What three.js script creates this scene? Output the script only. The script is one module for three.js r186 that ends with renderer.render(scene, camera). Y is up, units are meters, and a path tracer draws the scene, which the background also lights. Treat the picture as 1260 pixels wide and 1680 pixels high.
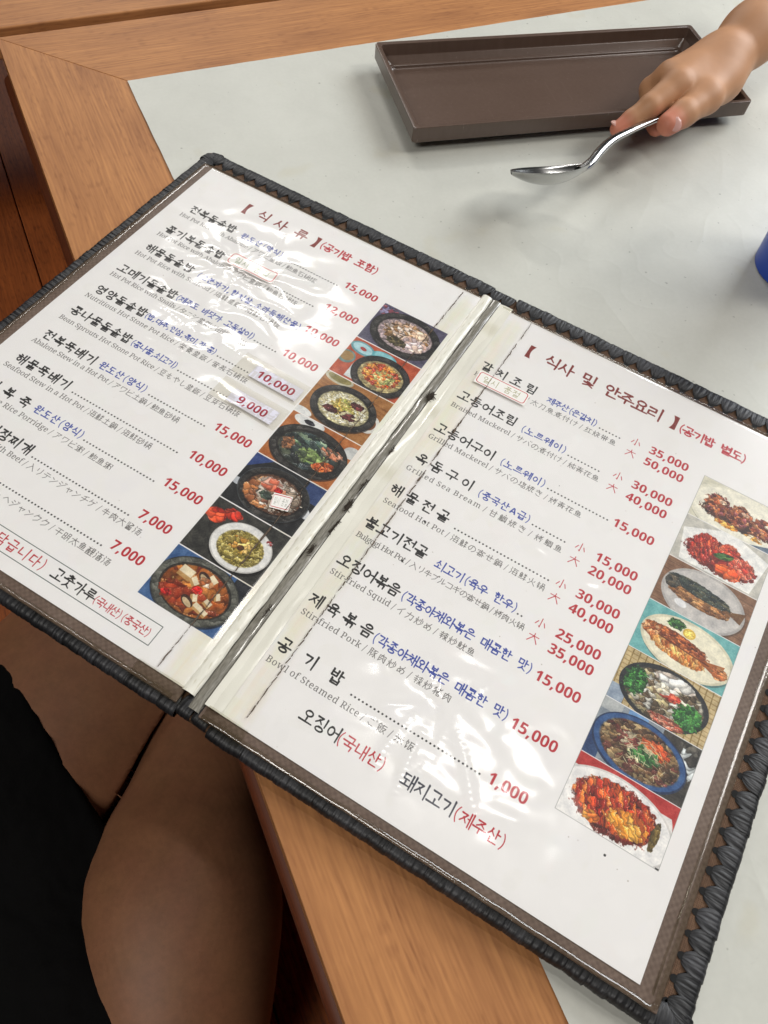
import * as THREE from 'three';
import { RectAreaLightUniformsLib } from 'three/addons/lights/RectAreaLightUniformsLib.js';
import { MarchingCubes } from 'three/addons/objects/MarchingCubes.js';
import { ImprovedNoise } from 'three/addons/math/ImprovedNoise.js';
import { RoundedBoxGeometry } from 'three/addons/geometries/RoundedBoxGeometry.js';
import { mergeGeometries, mergeVertices } from 'three/addons/utils/BufferGeometryUtils.js';

// ------------------------------------------------------------------ camera, light, exposure
const scene = new THREE.Scene();
scene.background = new THREE.Color(0x000000);
const FOCAL = 1303.34, EYE = new THREE.Vector3(0, 0.3607, 0);          // photograph pixels; metres above the table top
const RIGHT = new THREE.Vector3(0.909583, 0.093234, 0.404927), UP = new THREE.Vector3(0.305978, 0.509043, -0.80452), BACK = new THREE.Vector3(-0.281134, 0.855677, 0.434489);
const camera = new THREE.PerspectiveCamera(2 * Math.atan(840 / FOCAL) * 180 / Math.PI, 0.75, 0.02, 40);
camera.position.copy(EYE);
camera.quaternion.setFromRotationMatrix(new THREE.Matrix4().makeBasis(RIGHT, UP, BACK));
camera.updateMatrixWorld();
// a photograph pixel gives a direction; the height y of what it shows gives the distance
function at(px, py, y = 0) {
  const d = RIGHT.clone().multiplyScalar(px - 630).addScaledVector(UP, 840 - py).addScaledVector(BACK, -FOCAL);
  return EYE.clone().addScaledVector(d, (y - EYE.y) / d.y);
}
const renderer = new THREE.WebGLRenderer({ antialias: true });
renderer.setSize(768, 1024);
renderer.toneMapping = THREE.LinearToneMapping;
renderer.toneMappingExposure = 1.19;
renderer.shadowMap.enabled = true;
RectAreaLightUniformsLib.init();

const taken = new Map();
function numbered(name) { const n = taken.get(name) ?? 0; taken.set(name, n + 1); return n ? `${name}_${String(n).padStart(3, '0')}` : name; }
function shade(o) { o.castShadow = true; o.receiveShadow = true; return o; }
function thing(name, label, category, group) {
  const o = new THREE.Group(); o.name = numbered(name); o.userData = { label, category };
  if (group) o.userData.group = group;
  scene.add(o); return o;
}
function structure(name) { const o = new THREE.Group(); o.name = numbered(name); o.userData = { kind: 'structure' }; scene.add(o); return o; }
function part(name, geometry, material, parent, label) {
  const m = shade(new THREE.Mesh(geometry, material)); m.name = name; if (label) m.userData.label = label; parent.add(m); return m;
}
function random(seed) { let a = seed | 0; return () => { a = (a + 0x6d2b79f5) | 0; let t = Math.imul(a ^ (a >>> 15), 1 | a); t = (t + Math.imul(t ^ (t >>> 7), 61 | t)) ^ t; return ((t ^ (t >>> 14)) >>> 0) / 4294967296; }; }
const perlin = new ImprovedNoise(), N2 = (x, y, z = 0.37) => perlin.noise(x, y, z);
const clamp = THREE.MathUtils.clamp, lerp = THREE.MathUtils.lerp, smooth = THREE.MathUtils.smoothstep;
const lin = (r, g, b) => new THREE.Color().setRGB(r, g, b);

// lamps: a row of ceiling panels over the tables and the window beside them
function ceilingLight(x, z, w, d, strength, turn, label) {
  const g = thing('ceiling_light', label, 'light', 'ceiling lights over the tables'); g.position.set(x, 1.95, z); g.rotation.y = turn;
  const white = new THREE.MeshStandardMaterial({ color: lin(0.7, 0.7, 0.7), roughness: 0.5 });
  part('housing', new RoundedBoxGeometry(w + 0.05, 0.05, d + 0.05, 2, 0.01), white, g).position.y = 0.035;
  const glow = new THREE.MeshStandardMaterial({ color: 0x000000, emissive: lin(1, 0.98, 0.95), emissiveIntensity: 1.0, roughness: 0.6 });
  part('diffuser', new THREE.BoxGeometry(w, 0.012, d), glow, g).position.y = 0.006;
  const l = new THREE.RectAreaLight(lin(1, 0.968, 0.92), strength, w, d); l.name = 'panel_light';
  l.position.y = -0.004; l.rotation.x = -Math.PI / 2; g.add(l); l.castShadow = true;
}
const LIGHTS = [
  [0.62, -0.32, 0.5, 0.10, 24, -0.95, 'slim white ceiling light over the menu and the table corner'],
  [0.70, -2.25, 0.62, 0.15, 36, -0.95, 'slim white ceiling light beyond the neighbouring table'],
  [3.0, -0.62, 0.9, 0.36, 13, 0, 'long white ceiling light past the child at the table end'],
  [1.95, 0.3, 0.9, 0.5, 15, 0, 'small white ceiling light over the near side of the table'],
  [0.7, -4.6, 1.6, 0.9, 13, 0, 'wide white ceiling light far beyond the neighbouring table'],
  [-1.5, 0.7, 1.2, 0.6, 14, 0, 'white ceiling light behind the sitting person'],
];
for (const a of LIGHTS) ceilingLight(...a);
{
  const g = thing('window', 'tall bright window beside the table, past the child', 'window'); g.position.set(2.4, 1.42, -0.85); g.rotation.y = -Math.PI / 2 + 0.1;
  const white = new THREE.MeshStandardMaterial({ color: lin(0.7, 0.7, 0.7), roughness: 0.5 });
  for (const s of [-1, 1]) { part('jamb', new THREE.BoxGeometry(0.06, 1.12, 0.08), white, g).position.set(s * 0.83, 0, 0); part('rail', new THREE.BoxGeometry(1.6, 0.06, 0.08), white, g).position.set(0, s * 0.53, 0); }
  part('pane', new THREE.BoxGeometry(1.6, 1.0, 0.01), new THREE.MeshStandardMaterial({ color: 0x000000, emissive: lin(0.9, 0.95, 1), emissiveIntensity: 0.8, roughness: 0.3 }), g);
  const l = new THREE.RectAreaLight(lin(0.93, 0.97, 1), 9.5, 1.6, 1.0); l.name = 'window_light'; l.position.z = 0.012; l.rotation.y = Math.PI; g.add(l);
}
// ------------------------------------------------------------------ textures
function dataTexture(w, h, f, srgb = true) {
  const d = new Uint8Array(w * h * 4);
  for (let y = 0, i = 0; y < h; y++) for (let x = 0; x < w; x++, i += 4) { const c = f(x / w, y / h); d[i] = clamp(c[0], 0, 255); d[i + 1] = clamp(c[1], 0, 255); d[i + 2] = clamp(c[2], 0, 255); d[i + 3] = 255; }
  const t = new THREE.DataTexture(d, w, h); t.magFilter = THREE.LinearFilter; t.minFilter = THREE.LinearMipmapLinearFilter; t.generateMipmaps = true;
  t.wrapS = t.wrapT = THREE.MirroredRepeatWrapping; if (srgb) t.colorSpace = THREE.SRGBColorSpace; t.needsUpdate = true; return t;
}
const mix3 = (a, b, t) => [lerp(a[0], b[0], t), lerp(a[1], b[1], t), lerp(a[2], b[2], t)];
// wood: the grain runs along v; one tile is `size` metres
function woodTexture(light, dark, size, seed, pores) {
  const t = dataTexture(1024, 1024, (u, v) => {
    const x = u * size, y = v * size, wob = 0.004 * N2(x * 14, y * 3, seed) + 0.0012 * N2(x * 40, y * 16, seed + 2);
    const broad = 0.5 + 0.75 * N2((x + wob) * 26, y * 4.5, seed + 5), mid = N2((x + wob) * 120, y * 9, seed + 9);
    const blotch = N2(x * 22, y * 17, seed + 21);
    const p1 = N2((x + wob) * 560, y * 120, seed + 13), p2 = N2((x + wob) * 900, y * 40, seed + 17);
    const fine = N2((x + wob) * 720, y * 24, seed + 33), streak = N2((x + wob) * 270, y * 8, seed + 37), tick = smooth(p1, 0.08, 0.55) * (0.4 + 0.6 * smooth(N2(x * 60, y * 26, seed + 31), -0.25, 0.35)) + 0.4 * smooth(p2, 0.1, 0.5);
    return mix3(light, dark, clamp(0.24 + 0.16 * broad + 0.10 * mid + 0.16 * blotch + 0.30 * fine + 0.16 * streak + pores * tick, 0, 1));
  });
  t.repeat.set(1 / size, 1 / size); return t;
}
const tableWood = woodTexture([196, 138, 86], [134, 86, 54], 0.34, 3, 0.22);
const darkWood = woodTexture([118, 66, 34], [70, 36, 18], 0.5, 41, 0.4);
const woodBump = dataTexture(512, 512, (u, v) => { const k = 128 + 90 * N2(u * 110, v * 12, 7) + 50 * N2(u * 240, v * 9, 9); return [k, k, k]; }, false);
woodBump.repeat.set(1 / 0.3, 1 / 0.3);
const tableMat = new THREE.MeshPhysicalMaterial({ map: tableWood, roughness: 0.55, specularIntensity: 0.45, bumpMap: woodBump, bumpScale: 0.00012 });
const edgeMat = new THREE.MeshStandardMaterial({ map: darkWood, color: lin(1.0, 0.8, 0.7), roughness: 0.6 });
const floorMat = new THREE.MeshStandardMaterial({ map: darkWood, color: lin(3.0, 2.7, 2.0), roughness: 0.7, bumpMap: woodBump, bumpScale: 0.0002 });

// ------------------------------------------------------------------ floor and tables
function slab(points, y0, y1, bevel, turned) {   // a board: outline in x, z, grain along its own length
  const s = new THREE.Shape(points.map(([x, z]) => new THREE.Vector2(x, -z)));
  const g = new THREE.ExtrudeGeometry(s, { depth: y1 - y0 - 2 * bevel, bevelEnabled: true, bevelThickness: bevel, bevelSize: bevel, bevelOffset: -bevel, bevelSegments: 3 });
  g.rotateX(-Math.PI / 2); g.translate(0, y0 + bevel, 0);
  const p = g.attributes.position, uv = g.attributes.uv;
  for (let i = 0; i < p.count; i++) turned ? uv.setXY(i, p.getZ(i) + p.getY(i), p.getX(i) + 0.37) : uv.setXY(i, p.getX(i) + p.getY(i), p.getZ(i));
  return g;
}
const FLOOR = -0.285;
{
  const floor = structure('floor');
  for (let i = 0; i < 9; i++) { const x = -0.62 + i * 0.12; part('plank', slab([[x + 0.0006, -1.6], [x + 0.1194, -1.6], [x + 0.1194, 0.9], [x + 0.0006, 0.9]], FLOOR - 0.02, FLOOR + (i % 3) * 0.0003, 0.0012), floorMat, floor); }
}
const EDGE = 0.0118, FAR = -0.672, W = 0.13;
{
  const t = thing('dining_table', 'warm brown wooden table with mitred frame under the white paper sheet', 'table');
  const x1 = 1.25, z1 = 0.75;
  part('board', slab([[EDGE, FAR], [EDGE + W, FAR + W], [EDGE + W, z1 - W], [EDGE, z1]], -0.024, 0, 0.0008), tableMat, t);
  part('board', slab([[EDGE, FAR], [x1, FAR], [x1 - W, FAR + W], [EDGE + W, FAR + W]], -0.024, 0, 0.0008, true), tableMat, t);
  part('board', slab([[x1, FAR], [x1, z1], [x1 - W, z1 - W], [x1 - W, FAR + W]], -0.024, 0, 0.0008), tableMat, t);
  part('board', slab([[x1, z1], [EDGE, z1], [EDGE + W, z1 - W], [x1 - W, z1 - W]], -0.024, 0, 0.0008, true), tableMat, t);
  part('panel', slab([[EDGE + W, FAR + W], [x1 - W, FAR + W], [x1 - W, z1 - W], [EDGE + W, z1 - W]], -0.024, -0.0006, 0.001), tableMat, t);
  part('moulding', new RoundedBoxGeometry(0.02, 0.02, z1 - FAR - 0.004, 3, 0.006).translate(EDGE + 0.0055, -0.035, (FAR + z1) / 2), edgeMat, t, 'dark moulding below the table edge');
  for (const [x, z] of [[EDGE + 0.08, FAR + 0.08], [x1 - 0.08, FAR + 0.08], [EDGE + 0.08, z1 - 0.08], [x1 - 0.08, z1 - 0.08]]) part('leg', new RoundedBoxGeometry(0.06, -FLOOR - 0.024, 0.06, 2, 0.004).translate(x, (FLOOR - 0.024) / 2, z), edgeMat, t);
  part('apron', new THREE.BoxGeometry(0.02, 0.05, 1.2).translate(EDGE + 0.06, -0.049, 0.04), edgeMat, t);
}
{
  const t = thing('dining_table', 'second wooden table standing beyond the narrow dark gap', 'table');
  part('board', slab([[-0.35, -1.35], [1.25, -1.35], [1.25, FAR - 0.0125], [-0.35, FAR - 0.0125]], -0.024, 0.0, 0.0012, true), tableMat, t);
  for (const [x, z] of [[-0.28, -1.28], [1.18, -1.28], [-0.28, FAR - 0.09], [1.18, FAR - 0.09]]) part('leg', new RoundedBoxGeometry(0.06, -FLOOR - 0.024, 0.06, 2, 0.004).translate(x, (FLOOR - 0.024) / 2, z), edgeMat, t);
}
// the white sheet on the table
{
  const w = 1.0, d = 1.2, nx = 160, nz = 190, g = new THREE.PlaneGeometry(w, d, nx, nz); g.rotateX(-Math.PI / 2); g.translate(w / 2, 0, d / 2);
  const p = g.attributes.position, uv = g.attributes.uv;
  for (let i = 0; i < p.count; i++) {
    const x = p.getX(i), z = p.getZ(i), e = Math.min(x, z, 0.03) / 0.03;
    p.setY(i, 0.0006 + e * 0.0004 * (0.6 + N2(x * 9, z * 7) + 0.5 * N2(x * 31 + z * 12, z * 24, 4)) + 0.00025 * (1 - e) * (1 + N2(x * 60, z * 60, 2)));
    if (x < 1e-6) p.setX(i, 0.0009 * N2(z * 9, 3.3) + 0.0003 * N2(z * 70, 1.3)); if (z < 1e-6) p.setZ(i, 0.0007 * N2(x * 8, 7.7));
    uv.setXY(i, x, z);
  }
  g.computeVertexNormals();
  const sheetTex = dataTexture(1024, 1024, (u, v) => {
    const s = N2(u * 6, v * 6, 1) + 0.6 * N2(u * 17, v * 15, 2) + 0.35 * N2(u * 60, v * 52, 3), f = N2(u * 240, v * 240, 4);
    const k = 197 + 6 * s + 2.2 * f, stain = smooth(N2(u * 12 + 3, v * 12, 8) + 0.5 * N2(u * 44, v * 40, 9), 0.42, 0.75) * 9;
    const speck = N2(u * 240, v * 240, 12) > .74 ? 40 : 0, fib = smooth(N2(u * 400 + 40 * N2(u * 20, v * 20, 3), v * 60, 14), .45, .7) * 4; return [k - stain * 0.3 - speck - fib, k - stain * 0.5 - speck - fib, k - 9 - stain - speck - fib];
  });
  const sheetBump = dataTexture(512, 512, (u, v) => { const a = 1 - Math.abs(N2(u * 7, v * 6, 5)) * 2, b = 1 - Math.abs(N2(u * 15 + 4, v * 13, 6)) * 2; const k = 90 + 70 * Math.pow(clamp(a, 0, 1), 6) + 40 * Math.pow(clamp(b, 0, 1), 8) + 12 * N2(u * 80, v * 80); return [k, k, k]; }, false);
  sheetBump.repeat.set(2.2, 2.2); sheetTex.repeat.set(1.6, 1.6);
  const m = shade(new THREE.Mesh(g, new THREE.MeshPhysicalMaterial({ map: sheetTex, roughness: 0.5, bumpMap: sheetBump, bumpScale: 0.0005 }))); m.name = 'paper_sheet';
  m.userData = { label: 'plain off white paper sheet spread over the wooden table', category: 'paper sheet' };
  m.position.set(0.0906, 0, -0.5918); m.rotation.y = 0.0023; scene.add(m);
}
// ------------------------------------------------------------------ lettering: Hangul built from its letters, Chinese and Japanese characters from their strokes
const S1 = {
  g: '5 12 92 12 84 50 55 98', G: '4 10 94 10 88 96', n: '12 4 10 86 96 84', d: '10 10 92 10;12 10 10 90 96 90', r: '8 8 90 8 90 47 10 50 10 92 96 92',
  m: '12 8 12 92;12 10 90 10 88 92;12 90 88 90', b: '12 4 12 94;88 4 88 94;12 46 88 46;12 92 88 92', s: '52 4 40 50 4 96;45 42 96 94', o: 'O50 52 42 42',
  j: '8 10 92 10 56 50 5 96;50 48 96 94', c: '36 -4 62 4;8 26 92 26 56 60 5 98;50 58 96 96', k: '5 10 94 10 88 96;10 50 86 48', t: '10 6 92 6;10 48 88 48;12 6 10 92 96 92',
  p: '4 8 96 8;30 8 32 90;70 8 68 90;2 92 98 92', h: '36 -6 62 2;6 22 94 22;O50 68 30 28',
};
const LEAD = ['g', 'gg', 'n', 'd', 'dd', 'r', 'm', 'b', 'bb', 's', 'ss', 'o', 'j', 'jj', 'c', 'k', 't', 'p', 'h'];
const TAIL = ['', 'g', 'gg', 'gs', 'n', 'nj', 'nh', 'd', 'r', 'rg', 'rm', 'rb', 'rs', 'rt', 'rp', 'rh', 'm', 'b', 'bs', 's', 'ss', 'o', 'j', 'c', 'k', 't', 'p', 'h'];
const VU = { a: '32 -4 32 104;32 46 98 46', ya: '32 -4 32 104;32 32 98 32;32 62 98 62', eo: '74 -4 74 104;74 44 8 44', yeo: '74 -4 74 104;74 30 8 30;74 60 8 60', i: '60 -4 60 104',
  ae: '16 0 16 100;16 46 70 46;76 -4 76 104', yae: '16 0 16 100;16 32 70 32;16 60 70 60;76 -4 76 104', e: '42 0 42 100;42 44 4 44;86 -4 86 104', ye: '42 0 42 100;42 30 4 30;42 60 4 60;86 -4 86 104' };
const VH = { o: '0 86 100 86;50 10 50 86', yo: '0 86 100 86;32 10 32 86;68 10 68 86', u: '0 18 100 18;50 18 50 100', yu: '0 18 100 18;32 18 30 100;68 18 68 100', eu: '0 50 100 50' };
const VOWEL = [['', 'a'], ['', 'ae'], ['', 'ya'], ['', 'yae'], ['', 'eo'], ['', 'e'], ['', 'yeo'], ['', 'ye'], ['o', ''], ['o', 'a'], ['o', 'ae'], ['o', 'i'], ['yo', ''], ['u', ''], ['u', 'eo'], ['u', 'e'], ['u', 'i'], ['yu', ''], ['eu', ''], ['eu', 'i'], ['', 'i']];
function strokesOf(code, x, y, w, h, out) {
  for (const s of code.split(';')) {
    if (s[0] === 'O') { const [cx, cy, rx, ry] = s.slice(1).split(' ').map(Number), p = []; for (let i = 0; i <= 20; i++) { const a = -2 + i / 20 * Math.PI * 2; p.push([x + w * (cx + rx * Math.cos(a)) / 100, y + h * (cy + ry * Math.sin(a)) / 100]); } out.push(p); continue; }
    const v = s.split(' ').map(Number), p = []; for (let i = 0; i < v.length; i += 2) p.push([x + w * v[i] / 100, y + h * v[i + 1] / 100]); out.push(p);
  }
}
function letter(name, x, y, w, h, out, over) {
  if (name.length === 2) { letter(name[0], x, y, w * 0.47, h, out, over); letter(name[1], x + w * 0.53, y, w * 0.47, h, out, over); return; }
  strokesOf(S1[name === 'g' && over ? 'G' : name], x, y, w, h, out);
}
function syllable(ch) {
  const k = ch.charCodeAt(0) - 0xac00, L = LEAD[Math.floor(k / 588)], [hv, uv] = VOWEL[Math.floor(k % 588 / 28)], T = TAIL[k % 28], out = [];
  if (uv && !hv) { if (T) { letter(L, .06, .02, .48, .48, out); strokesOf(VU[uv], .58, .02, .38, .54, out); letter(T, .22, .64, .64, .35, out, true); } else { letter(L, .05, .14, .5, .66, out); strokesOf(VU[uv], .58, .02, .4, .96, out); } }
  else if (hv && !uv) { if (T) { letter(L, .22, .0, .56, .33, out, true); strokesOf(VH[hv], .02, .37, .96, .22, out); letter(T, .2, .65, .62, .35, out, true); } else { letter(L, .2, .04, .6, .44, out, true); strokesOf(VH[hv], .02, .52, .96, .4, out); } }
  else if (T) { letter(L, .08, .0, .44, .32, out, true); strokesOf(VH[hv], .02, .34, .56, .22, out); strokesOf(VU[uv], .6, .0, .38, .6, out); letter(T, .22, .66, .64, .33, out, true); }
  else { letter(L, .06, .06, .46, .4, out, true); strokesOf(VH[hv], .0, .5, .6, .34, out); strokesOf(VU[uv], .62, .02, .36, .96, out); }
  return out;
}
function brush(c, p, w) {   // a flat nib drawn along the stroke
  let total = 0; for (let i = 1; i < p.length; i++) total += Math.hypot(p[i][0] - p[i - 1][0], p[i][1] - p[i - 1][1]);
  let run = 0;
  for (let i = 1; i < p.length; i++) {
    const [ax, ay] = p[i - 1], [bx, by] = p[i], d = Math.hypot(bx - ax, by - ay), n = Math.max(2, Math.ceil(d / (w * 0.16)));
    for (let k = 0; k <= n; k++) { const t = k / n, q = (run + d * t) / (total || 1), s = w * (q < 0.12 ? 1.18 - q * 1.2 : 1.04 - 0.26 * q); c.beginPath(); c.ellipse(ax + (bx - ax) * t, ay + (by - ay) * t, s * 0.5, s * 0.36, 0.75, 0, 7); c.fill(); }
    run += d;
  }
}
function hangul(c, ch, cx, cy, size, weight, wide = 1) { for (const p of syllable(ch)) brush(c, p.map(([x, y]) => [cx + (x - .5) * size * wide, cy + (y - .5) * size]), size * weight); }
// characters on a grid of ten; a capital names another character drawn in a box
const BOX = { fish: '4 0 1 3;3 1 7 1 6 3;2 3 8 3 8 7 2 7 2 3;5 3 5 7;2 5 8 5;0 9 10 9', fishdots: '4 0 1 3;3 1 7 1 6 3;2 3 8 3 8 7 2 7 2 3;5 3 5 7;2 5 8 5;1 8 0 10;4 8 4 10;6 8 7 10;9 8 10 10',
  fire: '1 3 2 5;9 3 8 5;5 0 5 5 1 10;5 5 10 10', water: '3 0 6 2;1 3 5 5;1 10 6 6', soil: '2 3 8 3;5 0 5 9;0 9 10 9', mouth: '1 1 1 9;1 1 9 1 9 9;1 9 9 9', sun: '1 0 1 10;1 0 9 0 9 10;1 5 9 5;1 10 9 10',
  field: '1 1 1 9;1 1 9 1 9 9;1 9 9 9;1 5 9 5;5 1 5 9', moon: '2 0 2 6 0 10;2 0 8 0 8 10;2 3 8 3;2 6 8 6', grass: '0 5 10 5;3 2 3 8;7 2 7 8', stone: '0 1 10 1;4 1 0 6;3 5 3 10;3 5 9 5 9 10;3 10 9 10',
  rice: '1 1 3 3;9 1 7 3;0 4 10 4;5 0 5 10;5 4 0 9;5 4 10 9', gold: '5 0 0 4;5 0 10 4;2 4 8 4;1 6 9 6;5 4 5 9;2 7 3 9;8 7 7 9;0 10 10 10', metal: '4 0 1 3;3 2 8 2;1 4 7 4;1 6 8 6;4 4 4 9 8 7', eat: '5 0 0 3;5 0 10 3;2 4 8 4 8 6 2 6 2 4;2 4 2 10 6 8;5 7 10 10', eats: '4 0 1 4;3 2 8 2 7 4;4 4 4 10 8 7',
  sheep: '3 0 4 2;7 0 6 2;1 2 9 2;2 5 8 5;0 8 10 8;5 2 5 10', wine: '0 1 10 1;1 4 1 10;1 4 9 4 9 10;1 10 9 10;4 1 4 6 1 7;6 1 6 7 9 7;1 8 9 8', pig: '0 1 10 1;5 1 1 4;4 3 6 6 5 10 3 9;5 5 0 8;6 5 9 3;6 6 10 10', few: '5 0 5 6;2 2 0 5;8 2 10 5;9 6 1 10', green: '1 1 9 1;2 3 8 3;0 5 10 5;5 0 5 5;2 6 2 10;2 6 8 6 8 10;2 8 8 8', reach: '3 0 3 10;0 3 6 3;6 1 10 1;8 1 8 10', tree: '0 4 10 4;5 0 5 10;5 4 0 9;5 4 10 9', bundle: '0 1 10 1;1 3 1 6 9 6 9 3 1 3;5 0 5 10;5 6 0 10;5 6 10 10', spice: '5 0 5 2;0 2 10 2;3 3 4 5;7 3 6 5;0 5 10 5;1 7 9 7;5 5 5 10', ten: '0 4 10 4;5 0 5 10', half: '3 1 1 4;2 3 9 3;2 6 8 6;5 3 5 10;0 8 10 8' };
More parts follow.
